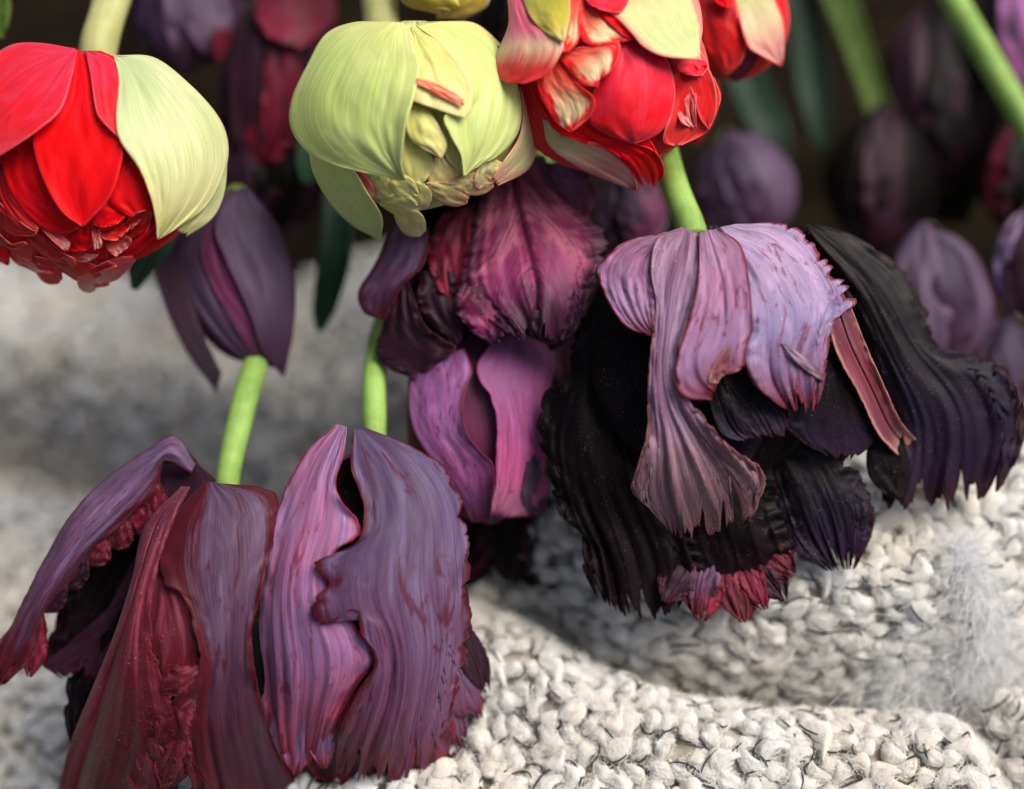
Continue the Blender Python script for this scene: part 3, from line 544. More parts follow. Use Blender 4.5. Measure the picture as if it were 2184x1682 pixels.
# red and green double tulip, upper left
A = Flower('double_tulip', 'scarlet double tulip with one pale green outer petal, beside the purple bud', (200, 118, -60), (192, 335, 300, 262, 215, 0), 20, Z=Z1, dh=-125)
A.stem([(205, 150, -60), (212, 90, -70), (232, 20, -110), (262, -90, -220)], 41, 'stempale', world_end=GY(420, -420))
A.shell(['crimson', 'greenpetal', 'red'], back=True, o=0)
A.shell(['red', 'crimson', 'red'], o=-46, k=.9)
A.petal('greenpetal', [(1200, 900), (1100, 1120), (975, 1265)], [(1250, 800), (1238, 1040), (1170, 1200), (1030, 1300)], None, o=(-20, -2), te=.05, nt=40, ns=14)
A.petal('greenpetal', [(625, 300), (655, 440), (640, 640), (662, 770), (765, 925), (830, 1080), (858, 1210), (866, 1315)],
        [(640, 305), (850, 318), (1050, 470), (1200, 640), (1255, 790), (1235, 950), (1140, 1130), (985, 1250), (870, 1318)],
        [(632, 303), (770, 400), (905, 600), (965, 790), (990, 960), (960, 1130), (868, 1316)], o=(6, 14), lift=(18, 0), pleat=3, pf=4, nt=90, ns=40)
A.petal('red', [(405, 300), (370, 450), (300, 640), (185, 735), (225, 950), (330, 1150), (450, 1243)],
        [(495, 300), (505, 450), (545, 640), (668, 780), (662, 920), (600, 1090), (458, 1246)], [(450, 300), (450, 500), (440, 700), (436, 900), (430, 1090), (454, 1245)], o=(-14, 6), lift=(14, 14), nt=70, ns=28, cre=0)
A.petal('red', [(195, 730), (60, 800), (18, 900), (60, 1060), (190, 1220), (330, 1288)], [(230, 735), (240, 900), (300, 1060), (400, 1190), (444, 1250)], [(205, 730), (130, 880), (150, 1020), (280, 1180), (400, 1275)], o=(-36, -16), nt=60, ns=24)
A.petal('redpink', [(425, 282), (395, 420), (335, 600), (215, 712), (95, 795), (-40, 880)], [(412, 268), (200, 236), (40, 258), (-100, 380), (-170, 540), (-200, 720)],
        [(420, 275), (300, 350), (160, 480), (50, 610), (-50, 720), (-140, 830)], o=(10, 22), lift=(14, 0), te=.02, nt=80, ns=34, pleat=2)
A.petal('redpink', [(470, 283), (500, 420), (530, 600), (565, 665), (655, 755)], [(492, 280), (610, 320), (668, 430), (655, 600), (672, 775)], None, o=(2, 10), lift=(10, 0), nt=50, ns=18)
A.petal('red', [(662, 800), (655, 930), (600, 1090), (640, 1150), (720, 1195)], [(672, 785), (765, 905), (820, 1050), (838, 1150), (800, 1170)], None, o=(-26, -8), nt=40, ns=16)
A.petal('red', [(620, 1085), (540, 1160), (510, 1230), (560, 1250)], [(660, 1110), (700, 1180), (650, 1230), (570, 1250)], None, o=(-20, -12), nt=24, ns=12)
A.petal('crimson', [(-40, 930), (20, 1130), (110, 1240), (210, 1265)], [(10, 900), (60, 1060), (150, 1180), (215, 1255)], None, o=(-40, -18), nt=30, ns=14)
rr = np.random.RandomState(21)
for k in range(14):                          # deep crumpled petals, mostly hidden
    f = rr.rand(); A.blade(['crimson', 'red', 'crimson'][k % 3], 15 + 800*f, 1120 + 110*math.sin(math.pi*f) + rr.uniform(0, 110), 90 + rr.uniform(-60, 60), rr.uniform(170, 280), rr.uniform(120, 200), o=-44, tip=rr.uniform(-4, 10),
            cup=4, Z=Z1, flat=False, te=.05, tl=.08, ruff=4, rf=2, pleat=2)
for k, (mt, L_, R_) in enumerate([('crimson', [(-20, 1090), (60, 1180), (170, 1260), (210, 1272)], [(0, 1240), (80, 1295), (180, 1296), (200, 1280)]), ('crimson', [(140, 1290), (230, 1400), (330, 1470), (375, 1482)], [(230, 1280), (330, 1380), (400, 1420), (420, 1462)]),
        ('rosecream', [(195, 1215), (255, 1290), (345, 1375)], [(290, 1260), (382, 1330), (372, 1382)]), ('red', [(375, 1290), (378, 1372), (430, 1392)], [(500, 1235), (512, 1340), (482, 1378)]), ('rosecream', [(503, 1230), (508, 1330), (520, 1374)], [(548, 1238), (562, 1320), (556, 1364)]),
        ('red', [(515, 1205), (555, 1252), (600, 1244)], [(640, 1145), (694, 1180), (642, 1234)]), ('crimson', [(556, 1250), (566, 1312), (640, 1324)], [(700, 1188), (724, 1232), (682, 1294)]), ('crimson', [(686, 1260), (718, 1186), (800, 1156)], [(700, 1334), (804, 1284), (842, 1168)]),
        ('red', [(600, 1400), (720, 1338), (852, 1236)], [(636, 1446), (762, 1388), (862, 1292)]), ('crimson', [(335, 1452), (450, 1488), (600, 1436)], [(355, 1494), (480, 1514), (646, 1464)]), ('rosecream', [(566, 1330), (598, 1382), (640, 1414)], [(682, 1286), (724, 1322), (692, 1374)]),
        ('rosecream', [(376, 1400), (430, 1444), (500, 1436)], [(432, 1386), (492, 1396), (544, 1402)]), ('crimson', [(-10, 1280), (60, 1338), (132, 1330)], [(0, 1350), (80, 1376), (154, 1344)]), ('rosecream', [(40, 1390), (90, 1450), (200, 1500)], [(100, 1384), (190, 1430), (296, 1506)]),
        ('red', [(-30, 1350), (-10, 1430), (40, 1460)], [(20, 1340), (50, 1400), (50, 1455)]), ('rosecream', [(690, 1230), (720, 1260), (730, 1240)], [(740, 1190), (780, 1200), (750, 1236)]), ('crimson', [(200, 1280), (250, 1370), (330, 1430)], [(250, 1270), (310, 1350), (350, 1420)])]):
    A.petal(mt, L_, R_, None, o=(-36 + rr.uniform(-6, 4), -14 + rr.uniform(-6, 12)), lift=(rr.uniform(-10, 14), rr.uniform(-10, 14)), te=.05, nt=34, ns=16, ruff=6, rf=2, pleat=2)
for x, y, a, L, wd, mt in ((300, 1440, 20, 330, 120, 'crimson'), (440, 1470, 62, 150, 110, 'rosecream'), (740, 1420, 152, 270, 120, 'rosecream'), (180, 1420, 40, 200, 120, 'crimson')):
    A.blade(mt, x, y, a, L, wd, o=-26, tip=0, cup=8, Z=Z1, flat=False)

# lime green double bud, top centre
Bf = Flower('double_tulip', 'closed lime green double tulip bud with a red streaked yellow petal', (815, 55, -60), (884, 243, 268, 222, 195, 0), 34, Z=Z2, dh=-125)
Bf.stem([(818, 80, -70), (812, 30, -80), (808, -30, -100), (806, -120, -180)], 44, 'stempale', world_end=GY(760, -420))
Bf.shell(['bud', 'budyellow', 'bud'], back=True, o=0)
Bf.shell(['budyellow', 'bud', 'budyellow'], o=-44, k=.93)
Bf.petal('budblush', [(1480, 280), (1560, 480), (1604, 700), (1580, 900), (1480, 1060), (1400, 1180)], [(1490, 270), (1640, 470), (1722, 710), (1718, 900), (1640, 1115), (1440, 1226)], None, o=(-16, 4), lift=(6, 0), nt=50, ns=18)
Bf.petal('budyellow', [(900, 150), (1020, 150), (1180, 200)], [(1100, 140), (1300, 160), (1500, 330)], None, o=-24, nt=20, ns=10)
Bf.petal('bud', [(190, 990), (225, 1150), (330, 1335), (470, 1480), (655, 1582)], [(260, 1020), (400, 1080), (490, 1130), (570, 1260), (672, 1430), (664, 1570)], None, o=(-20, 16), lift=(0, 10), nt=60, ns=20)
Bf.petal('budyellow', [(830, 840), (806, 1000), (815, 1150), (915, 1222)], [(970, 980), (1012, 1060), (992, 1150), (930, 1228)], None, o=(-18, -4), nt=30, ns=14)
Bf.petal('budpeach', [(1020, 1040), (980, 1180), (980, 1275)], [(1085, 1030), (1205, 1150), (1215, 1265)], None, o=(-20, -6), nt=24, ns=14)
Bf.petal('budyellow', [(1050, 730), (1085, 900), (1100, 1040), (1210, 1160)], [(1110, 740), (1180, 900), (1215, 1050), (1230, 1162)], None, o=(-24, -8), nt=36, ns=14)
Bf.petal('bud', [(900, 172), (1060, 290), (1200, 450), (1262, 640), (1090, 760), (1120, 880), (1190, 1010), (1205, 1090), (1212, 1165)], [(930, 160), (1150, 150), (1350, 222), (1470, 360), (1565, 560), (1598, 700), (1570, 880), (1450, 1025), (1330, 1085), (1216, 1166)],
         [(915, 165), (1120, 230), (1300, 430), (1390, 640), (1330, 840), (1290, 1000), (1214, 1165)], o=(0, 10), lift=(14, 0), pleat=3, pf=4, nt=90, ns=36)
Bf.petal('budyellow', [(870, 690), (832, 800), (872, 930), (1060, 1042)], [(955, 690), (1040, 815), (1102, 945), (1070, 1042)], None, o=(-6, 10), bulge=8, nt=36, ns=16)
Bf.petal('budyellow', [(860, 185), (880, 330), (905, 450), (880, 560), (872, 665)], [(880, 182), (1070, 292), (1195, 440), (1268, 590), (1262, 700), (1215, 782)], [(868, 183), (960, 330), (1040, 460), (1080, 600), (1060, 730)], o=(6, 22), lift=(0, 8), nt=60, ns=26)
Bf.petal('bud', [(690, 145), (480, 150), (300, 228), (185, 420), (80, 650), (72, 840), (180, 1000), (330, 1082), (520, 1132), (700, 1172), (828, 1192)],
         [(810, 148), (872, 220), (884, 330), (926, 418), (884, 640), (836, 800), (812, 950), (802, 1080), (830, 1192)], [(755, 145), (580, 300), (480, 480), (470, 680), (550, 880), (680, 1060), (829, 1192)], o=(6, 20), lift=(0, 20), pleat=3, pf=4, nt=100, ns=44)
for x, y, a, L, wd, mt, o in ((560, 1120, 45, 260, 150, 'budyellow', -14), (650, 1160, 28, 290, 170, 'budyellow', -10), (660, 1330, 8, 250, 150, 'budyellow', -4), (760, 1370, 42, 250, 170, 'budyellow', 2), (500, 1120, 58, 230, 90, 'rosecream', -10),
                        (880, 1180, 74, 210, 180, 'budyellow', -10), (960, 1220, 20, 300, 150, 'budpeach', -8), (1120, 1220, -2, 290, 150, 'budpeach', -6), (1240, 1170, -14, 260, 150, 'budyellow', -6), (1420, 1020, 118, 250, 120, 'budblush', -4)):
    Bf.blade(mt, x, y, a, L, wd, o=o, tip=8, cup=3, Z=Z2, flat=False, te=.04, tl=.05, nt=40, ns=18)
m, nt, Bs = newmat('red_streak'); g = N(nt)
uv = g.node('ShaderNodeUVMap'); sp = g.node('ShaderNodeSeparateXYZ'); g.link(uv.outputs[0], sp.inputs[0])
n_ = g.noise(g.comb(g.math('MULTIPLY', sp.outputs[0], 5.0), g.math('MULTIPLY', sp.outputs[1], 1.5), 0.0), 1, 4, .7)
g.link(g.ramp(n_, [(.35, srgb(226, 204, 140)), (.5, srgb(222, 96, 70)), (.7, srgb(216, 60, 52))]), Bs.inputs['Base Color']); Bs.inputs['Roughness'].default_value = .5
Bf.petal(m, [(902, 512), (980, 530), (1100, 585), (1218, 650)], [(896, 556), (980, 588), (1100, 655), (1205, 702)], None, o=(27, 35), nt=24, ns=8, thick=1.5, tl=.3, tr=.3, n=10, te=.1, name='red_streak')

# red and cream flamed double tulip, top
Cf = Flower('double_tulip', 'flamed scarlet and cream double tulip with petals flaring open above the dark parrot tulip', (1330, -60, -80), (1290, 150, 262, 240, 190, 0), 20, Z=Z3, dh=-115)
Cf.stem([(1330, -40, -80), (1338, -120, -110), (1350, -220, -220)], 40, 'stempale', world_end=GY(1350, -520))
Cf.shell(['red', 'crimson', 'red'], back=True, o=0)
Cf.shell(['crimson', 'red', 'crimson'], o=-40, k=.93)
for mt, L_, R_ in (('crimson', [(1180, 330), (1240, 520), (1240, 720), (1180, 920), (1250, 960)], [(1380, 330), (1500, 480), (1540, 680), (1480, 860), (1300, 960)]), ('redpink', [(1260, 380), (1290, 470), (1400, 500)], [(1420, 370), (1480, 430), (1440, 500)]),
                   ('rosecream', [(1240, 560), (1260, 680), (1300, 800), (1380, 850)], [(1330, 500), (1390, 620), (1400, 740), (1400, 840)]), ('crimson', [(1390, 540), (1400, 680), (1430, 780), (1480, 850)], [(1520, 510), (1565, 640), (1530, 760), (1490, 850)])):
    Cf.petal(mt, L_, R_, None, o=(-34, -10), lift=(8, 12), te=.05, tl=.05, nt=46, ns=22, n=9, ruff=6, rf=2, pleat=3)
Cf.petal('pinkcream', [(385, 780), (430, 960), (600, 1092), (800, 1182), (1000, 1255)], [(440, 800), (600, 905), (770, 950), (900, 1045), (990, 1150), (1012, 1252)], None, o=(-34, -4), lift=(0, 10), nt=50, ns=20)
Cf.petal('red', [(300, 560), (375, 700), (475, 860), (640, 935), (860, 1010), (1040, 1225)], [(420, 540), (560, 780), (760, 900), (1100, 980), (1190, 1110), (1175, 1185)], None, o=(-30, 2), lift=(0, 8), nt=60, ns=26, te=.08)
Cf.petal('red', [(560, 780), (720, 920), (900, 1000), (1000, 1020)], [(700, 780), (900, 880), (1080, 910), (1150, 1010)], None, o=(-14, 0), nt=30, ns=14)
Cf.petal('redpink', [(900, 280), (790, 470), (716, 620), (700, 800), (860, 905), (980, 945)], [(1000, 262), (1180, 360), (1252, 520), (1254, 700), (1170, 865), (1000, 948)], None, o=(-8, 10), bulge=22, nt=60, ns=30)
Cf.petal('creamred', [(400, 420), (355, 560), (465, 790), (568, 872)], [(500, 390), (640, 560), (732, 655), (700, 765), (588, 868)], None, o=(2, 18), lift=(0, 10), nt=50, ns=22, te=.03)
Cf.petal('creamred', [(480, 350), (560, 470), (650, 560), (752, 575)], [(640, 310), (890, 280), (862, 440), (772, 512)], None, o=(8, 24), lift=(0, 10), nt=40, ns=20, te=.05)
Cf.petal('creamred', [(600, 80), (640, 250), (700, 300), (800, 295)], [(720, 15), (850, 100), (960, 190), (1004, 262)], None, o=(10, 20), nt=40, ns=18)
Cf.petal('red', [(700, 10), (780, 110), (880, 200), (985, 270)], [(760, -10), (880, 90), (970, 160), (1010, 262)], None, o=(20, 26), nt=30, ns=12)
Cf.petal('pinkred', [(155, -40), (165, 150), (112, 300), (60, 420), (58, 492), (160, 548)], [(250, -40), (340, 140), (520, 272), (490, 390), (415, 492), (275, 552)], None, o=(14, 40), lift=(0, 8), bulge=12, nt=60, ns=26)
Cf.petal('olive', [(240, -40), (305, 110), (400, 210), (520, 272)], [(570, -60), (572, 100), (550, 210), (528, 272)], None, o=(20, 48), bulge=10, nt=40, ns=20)
Cf.petal('creamred', [(540, -20), (552, 150), (500, 300), (520, 345)], [(720, -40), (640, 100), (630, 260), (560, 345)], None, o=(16, 26), nt=30, ns=14)
Cf.petal('redpink', [(620, -80), (660, -20), (700, 30), (730, 40)], [(900, -120), (960, -20), (900, 80), (760, 60)], None, o=(20, 40), nt=24, ns=14)
Cf.petal('creamgreen', [(770, -140), (760, 20), (880, 120), (985, 228), (1060, 310), (1200, 372), (1455, 392)], [(1300, -180), (1415, 0), (1444, 180), (1430, 310), (1458, 395)], [(1030, -160), (1110, 20), (1220, 190), (1340, 320), (1456, 394)], o=(10, 44), lift=(14, 4), nt=70, ns=30)

# second red tulip, behind it
Df = Flower('double_tulip', 'dull red double tulip with a cream brown edged petal, half behind the flamed one', (1590, -90, -330), (1570, 30, 130, 150, 110, 0), -170, Z=Z3, dh=-100)
Df.stem([(1590, -80, -330), (1600, -170, -380)], 36, 'stempale', world_end=GY(1580, -560))
Df.shell(['crimson', 'red'], back=True, o=0); Df.shell(['crimson', 'wine', 'crimson'], o=-26)
Df.petal('pinkcream', [(1640, -40), (1690, 150), (1740, 300), (1800, 350), (1960, 432)], [(1900, -60), (1978, 130), (1985, 300), (1972, 434)], None, o=(0, 20), lift=(14, 4), nt=40, ns=18)
Df.petal('crimson', [(1410, -60), (1435, 150), (1460, 300), (1535, 420), (1600, 492)], [(1640, -60), (1695, 150), (1738, 280), (1705, 400), (1620, 492)], None, o=(6, 20), nt=50, ns=22)
Df.petal('red', [(1500, -60), (1530, 10), (1600, 50)], [(1640, -60), (1650, 0), (1630, 60)], None, o=(24, 36), nt=20, ns=12)
Df.petal('crimson', [(1300, 600), (1290, 780), (1320, 900), (1400, 950)], [(1500, 500), (1560, 560), (1530, 760), (1450, 920)], None, o=(0, 10), nt=30, ns=16)

# yellow tulip, mostly above
Ef = Flower('double_tulip', 'yellow tulip seen only by its rounded lower petals above the green bud', (930, -150, -60), (945, -70, 110, 108, 80, 0), -60, Z=ZU, dh=-110)
Ef.stem([(930, -140, -60), (925, -220, -100)], 36, 'stempale', world_end=GY(930, -520))
Ef.shell(['yellow'], back=True, o=0, n=2); Ef.shell(['yellow', 'budyellow', 'yellow'], o=0)
Ef.petal('yellow', [(850, -60), (855, 0), (900, 22), (960, 20)], [(930, -60), (960, -20), (980, 10), (965, 20)], None, o=10, nt=24, ns=12)
Ef.petal('yellow', [(950, -50), (935, 10), (930, 38)], [(1050, -60), (1040, 10), (990, 40)], None, o=4, nt=24, ns=12)

# smooth purple bud, left
Ff = Flower('tulip', 'smooth grey purple tulip bud with pointed petals, under the scarlet double tulip', (500, 395, -320), (500, 585, 128, 205, 110, -14), -230, Z=ZU, dh=-110)
Ff.stem([(505, 440, -300), (505, 425, -380), (505, 420, -520)], 30, 'stem', world_end=GY(505, 400))
Ff.shell(['budgrey', 'budwine'], back=True, o=0); Ff.shell(['budwine', 'budwine', 'budgrey'], o=-16)
Ff.petal('budwine', [(395, 480), (335, 560), (348, 640), (395, 745), (462, 836)], [(440, 480), (395, 560), (412, 640), (440, 730), (472, 795)], None, o=(-10, 20), lift=(0, 14), nt=50, ns=16, tip=10)
Ff.petal('budgrey', [(450, 430), (385, 510), (378, 575), (412, 660), (475, 735), (548, 782)], [(500, 440), (440, 530), (460, 610), (505, 690), (558, 778)], None, o=(0, 12), nt=50, ns=18)
Ff.petal('budwine', [(470, 440), (425, 530), (455, 620), (500, 700), (556, 780)], [(520, 460), (500, 540), (530, 640), (560, 720), (598, 785)], None, o=(4, 10), nt=50, ns=18)
Ff.petal('budgrey', [(490, 405), (455, 480), (480, 560), (528, 660), (560, 748), (602, 802)], [(530, 402), (598, 490), (628, 600), (625, 710), (606, 802)], None, o=(10, 20), lift=(4, 0), pleat=2, nt=60, ns=24)

# lower left parrot tulip
Gf = Flower('parrot_tulip', 'wide open burgundy and lilac parrot tulip with one long petal curled back', (475, 1035, -130), (440, 1330, 210, 340, 150, 14), -40, Z=Z5, dh=-30)
Gf.stem([(482, 1050, -125), (490, 990, -135), (520, 860, -190), (548, 760, -290), (552, 690, -420)], 29, 'stem', world_end=GY(545, 420))
Gf.shell(['dark', 'burg', 'dark'], back=True, o=0, ruff=8, tl=.1, tr=.1, te=.08)
Gf.shell(['black', 'dark', 'black'], o=-60, k=.86, ruff=8, tl=.1, tr=.1, te=.08)
Gf.petal('black', [(770, 140), (660, 330), (560, 520), (430, 620), (290, 830), (200, 1080), (190, 1160), (250, 1190)], [(890, 270), (760, 420), (660, 560), (600, 800), (520, 1000), (430, 1120), (330, 1170)],
         [(820, 200), (700, 420), (600, 600), (480, 780), (400, 960), (320, 1120)], o=(-90, -110), flat=True, tl=.12, tr=.05, te=.1, n=20, ruff=10, nt=90, ns=26)
Gf.petal('dark', [(600, 760), (440, 920), (280, 1060), (190, 1130), (260, 1190)], [(640, 880), (540, 1040), (430, 1140), (330, 1170)], None, o=(-60, -75), flat=True, te=.1, tl=.1, nt=40, ns=18)
Gf.petal('black', [(560, 850), (400, 1080), (310, 1200), (285, 1330), (300, 1430), (320, 1520)], [(600, 900), (520, 1120), (440, 1320), (380, 1480), (350, 1530)], None, o=(-60, -60), flat=True, tl=.3, te=.1, n=16, nt=60, ns=20, ruff=10)
Gf.petal('dark', [(620, 620), (470, 900), (380, 1050), (330, 1180)], [(640, 700), (560, 900), (500, 1060), (420, 1200)], None, o=(-70, -60), flat=True, nt=30, ns=14)
Gf.petal('mauve', [(860, 250), (770, 124), (650, 185), (480, 305), (330, 450), (212, 640), (110, 835), (50, 965), (-20, 1060), (-40, 1200)], [(840, 300), (720, 250), (690, 400), (600, 500), (520, 575), (425, 625), (335, 745), (240, 840), (185, 930), (150, 1090), (70, 1190)],
         [(850, 275), (735, 200), (640, 300), (530, 410), (410, 540), (300, 680), (190, 860), (110, 1020), (10, 1190)], o=(-14, 0), flat=True, bulge=36, tl=.02, tr=.13, te=.08, n=20, ruff=12, rf=6, pleat=3, nt=130, ns=34, es=(.25, 3.6))
Gf.petal('dark', [(778, 132), (702, 300), (640, 500), (585, 740)], [(890, 265), (955, 345), (810, 450), (730, 640)], [(830, 190), (810, 330), (720, 480), (650, 700)], o=(-64, -44), lift=(10, 0), nt=60, ns=26)
Gf.petal('burg', [(740, 480), (690, 720), (610, 960), (575, 1180), (640, 1400), (700, 1560)], [(770, 520), (740, 720), (830, 880), (878, 1100), (850, 1215), (770, 1310), (760, 1520)], None, o=(-8, 4), tr=.1, te=.05, n=18, lift=(0, 10), nt=80, ns=24, ruff=6)
Gf.petal('plum', [(900, 330), (780, 470), (712, 640), (722, 770), (805, 830), (852, 960), (882, 1100), (862, 1200), (762, 1300), (790, 1370), (762, 1500), (850, 1650), (800, 1760), (850, 1850)],
         [(965, 335), (1150, 355), (1225, 420), (1180, 700), (1110, 1000), (1140, 1250), (1205, 1480), (1290, 1640), (1330, 1730), (1300, 1850)],
         [(935, 330), (990, 480), (965, 750), (975, 1000), (990, 1250), (1040, 1500), (1080, 1700), (1080, 1880)], o=(4, 14), lift=(16, 0), tl=.06, tr=.05, te=.08, n=34, ruff=6, pleat=3, pf=5, nt=150, ns=44, es=(3.2, .8))
Gf.petal('burg', [(800, 350), (640, 520), (585, 750), (505, 1000), (405, 1250), (310, 1490), (250, 1720), (230, 1850)], [(840, 350), (775, 480), (700, 700), (660, 920), (690, 1110), (745, 1300), (775, 1490), (790, 1600), (700, 1700), (640, 1850)],
         [(820, 350), (700, 500), (620, 730), (545, 980), (455, 1250), (370, 1540), (320, 1760), (300, 1880)], o=(6, 26), cre=16, bulge=14, lift=(-16, 8), tl=.02, tr=.10, te=.08, n=34, pleat=3, pf=6, nt=150, ns=44)
Gf.blade('dark', 740, 1560, 110, 260, 200, o=-40, Z=Z5, flat=False)

for x, y, a, L, wd, mt, o_ in ((880, 1150, 148, 190, 120, 'burg', 22), (850, 1290, 128, 230, 150, 'burg', 22), (820, 1430, 112, 260, 150, 'burg', 24), (640, 1380, 62, 260, 110, 'burg', 18), (600, 1480, 66, 250, 110, 'burg', 20), (560, 1560, 72, 240, 110, 'burg', 20), (690, 1250, 64, 190, 90, 'burg', 16)):
    Gf.blade(mt, x, y, a, L, wd, o=o_, tip=10, cup=5, Z=Z5, flat=False, te=.2, tl=.14, n=11, ne=9, nt=70, ns=44, pleat=3, ruff=5, rf=3)
for x, y, a, L, wd, mt in ((690, 330, 95, 150, 110, 'wine'), (640, 420, 105, 140, 120, 'wine'), (560, 500, 112, 130, 110, 'burg'), (470, 570, 120, 140, 120, 'burg'), (380, 660, 124, 160, 120, 'dark'), (290, 770, 128, 160, 110, 'dark'), (180, 900, 100, 280, 110, 'wine'), (90, 1000, 118, 260, 100, 'wine')):
    Gf.blade(mt, x, y, a, L, wd, o=-2, tip=-14, cup=6, Z=Z5, flat=True, te=.22, tl=.16, n=9, ne=8, nt=60, ns=40, pleat=3, ruff=6, rf=3)

# lower middle parrot tulip
Hf = Flower('parrot_tulip', 'closed lilac parrot tulip with two overlapping frilled petals and a dark hole between them', (805, 935, -70), (775, 1260, 245, 350, 190, 4), -10, Z=Z6, dh=-80)
Hf.stem([(800, 960, -70), (798, 900, -80), (800, 780, -150), (828, 670, -270), (890, 570, -420)], 27, 'stem', world_end=GY(960, 330))
Hf.shell(['slate', 'mauve', 'slate'], back=True, o=0, ruff=6, tl=.08, tr=.08, te=.06)
Hf.shell(['black', 'black', 'black'], o=-50, k=.9)  # inner filler petals, their black colour stands in for the cavity's shade
for x, y, a, L, wd, mt in ((300, 1400, 95, 230, 150, 'dark'), (400, 1420, 80, 230, 170, 'wine'), (480, 1400, 100, 250, 150, 'burg'), (560, 1390, 92, 290, 170, 'wine'), (620, 1400, 75, 270, 150, 'dark'), (250, 1420, 110, 190, 120, 'mauvepink'), (520, 1440, 60, 230, 150, 'dark'), (430, 1440, 105, 200, 140, 'dark')):
    Hf.blade(mt, x, y, a, L, wd, o=-14, tip=-8, cup=-16, Z=Z6, flat=False, te=.2, tl=.25, n=9, nt=34, ns=18, pleat=5, ruff=6, rf=3)
Hf.petal('black', [(270, 1540), (350, 1620), (470, 1690)], [(330, 1500), (420, 1580), (520, 1680)], None, o=-40, nt=20, ns=10)
Hf.petal('dark', [(880, 880), (930, 1000), (1030, 1180), (1085, 1250)], [(1050, 780), (1075, 1000), (1145, 1150), (1110, 1262)], None, o=(-12, -4), te=.14, tr=.12, n=12, nt=50, ns=20)
Hf.petal('slate', [(840, 900), (870, 1080), (940, 1250), (960, 1340), (1030, 1370)], [(900, 880), (960, 1020), (1020, 1180), (1050, 1320), (1040, 1372)], None, o=(4, 14), bulge=10, te=.08, tr=.08, n=12, nt=50, ns=20)
Hf.petal('mauvepink', [(470, 76), (340, 200), (232, 400), (150, 620), (100, 850), (72, 1000), (92, 1200), (132, 1350), (118, 1425), (190, 1492)],
         [(520, 88), (508, 200), (470, 330), (500, 420), (562, 490), (574, 560), (470, 640), (450, 780), (490, 900), (560, 960), (660, 1090), (590, 1190), (520, 1290), (470, 1400), (430, 1490)],
         [(500, 80), (410, 280), (340, 520), (310, 760), (310, 1000), (300, 1250), (300, 1570)], o=(6, 6), lift=(0, -6), tl=.07, tr=.05, te=.09, n=34, ne=18, pleat=4, pf=5, ruff=6, nt=150, ns=44)
Hf.petal('slate', [(548, 98), (536, 260), (575, 370), (596, 470), (560, 600), (395, 672), (392, 715), (440, 780), (372, 850), (372, 905), (405, 958), (560, 890), (585, 1000), (655, 1110), (560, 1270), (480, 1420), (450, 1540)],
         [(600, 90), (800, 170), (945, 260), (1010, 380), (1045, 560), (1052, 800), (1058, 1000), (1020, 1160), (985, 1290), (965, 1420), (972, 1560), (940, 1690)],
         [(572, 94), (720, 300), (790, 600), (760, 900), (740, 1200), (700, 1610)], o=(10, 24), lift=(10, 0), tl=.05, tr=.12, te=.10, n=40, ne=22, es=(1.9, .8), pleat=4, pf=7, ruff=5, nt=170, ns=48)
for x, y, a, L, wd in ((880, 1380, 80, 270, 120), (820, 1400, 95, 190, 110), (700, 1380, 92, 160, 130), (560, 1370, 96, 160, 130), (900, 1300, 70, 200, 110)):
    Hf.blade('wine', x, y, a, L, wd, o=10, tip=2, cup=10, Z=Z6, flat=False, te=.18, tl=.15, nt=34, ns=18, pleat=4)

for x, y, a, L, wd, mt in ((130, 1220, 101, 290, 120, 'mauvepink'), (215, 1240, 97, 300, 130, 'mauvepink'), (310, 1270, 93, 290, 130, 'mauvepink'), (400, 1290, 86, 250, 120, 'mauvepink'), (540, 1230, 97, 300, 130, 'wine'), 
                        (830, 1210, 80, 400, 150, 'slate'), (890, 1130, 70, 330, 130, 'slate'), (930, 1010, 64, 330, 120, 'slate'), (985, 900, 66, 320, 110, 'dark'), (880, 1330, 76, 300, 120, 'wine')):
    Hf.blade(mt, x, y, a, L*1.16, wd*1.1, o=-16, tip=24, cup=5, Z=Z6, flat=False, te=.2, tl=.14, n=11, ne=9, nt=70, ns=44, pleat=3, ruff=5, rf=3)

# middle pair: orchid-pink tulip below, magenta feathered one above
If = Flower('parrot_tulip', 'orchid pink parrot tulip with a maroon gap between its petals, hanging behind the lilac one', (1090, 700, -260), (1020, 900, 175, 230, 130, -8), -130, Z=Z7, dh=-110)
If.stem([(1095, 720, -260), (1110, 640, -300), (1130, 520, -380)], 26, 'stem', world_end=GY(1180, -220))
If.shell(['orchid', 'dark'], back=True, o=0); If.shell(['wine', 'budwine', 'wine'], o=-40)
rr = np.random.RandomState(8)
for k in range(14):
    If.blade(['black', 'dark', 'black', 'dark'][k % 4], 560 + 34*k + rr.uniform(-15, 15), 1230 + rr.uniform(-40, 40), 90 + (5 - k)*4 + rr.uniform(-12, 12), rr.uniform(260, 400), rr.uniform(140, 220), o=-70, tip=-60, cup=-14, Z=Z7, flat=True, te=.16, tl=.2, n=10, nt=36, ns=18, pleat=6)
If.petal('orchidpink', [(640, 610), (565, 740), (620, 850), (645, 950), (640, 1080), (640, 1180), (618, 1295)], [(850, 600), (870, 720), (835, 900), (845, 1050), (850, 1180), (805, 1295), (700, 1315)], [(720, 600), (735, 750), (740, 900), (735, 1050), (710, 1200), (660, 1312)], o=(0, 10), lift=(10, 0), tl=.04, te=.04, pleat=3, nt=90, ns=34)
If.petal('budgrey', [(760, 1100), (740, 1230), (770, 1310)], [(850, 1020), (850, 1180), (830, 1300)], None, o=(8, 14), nt=24, ns=12, te=.1)
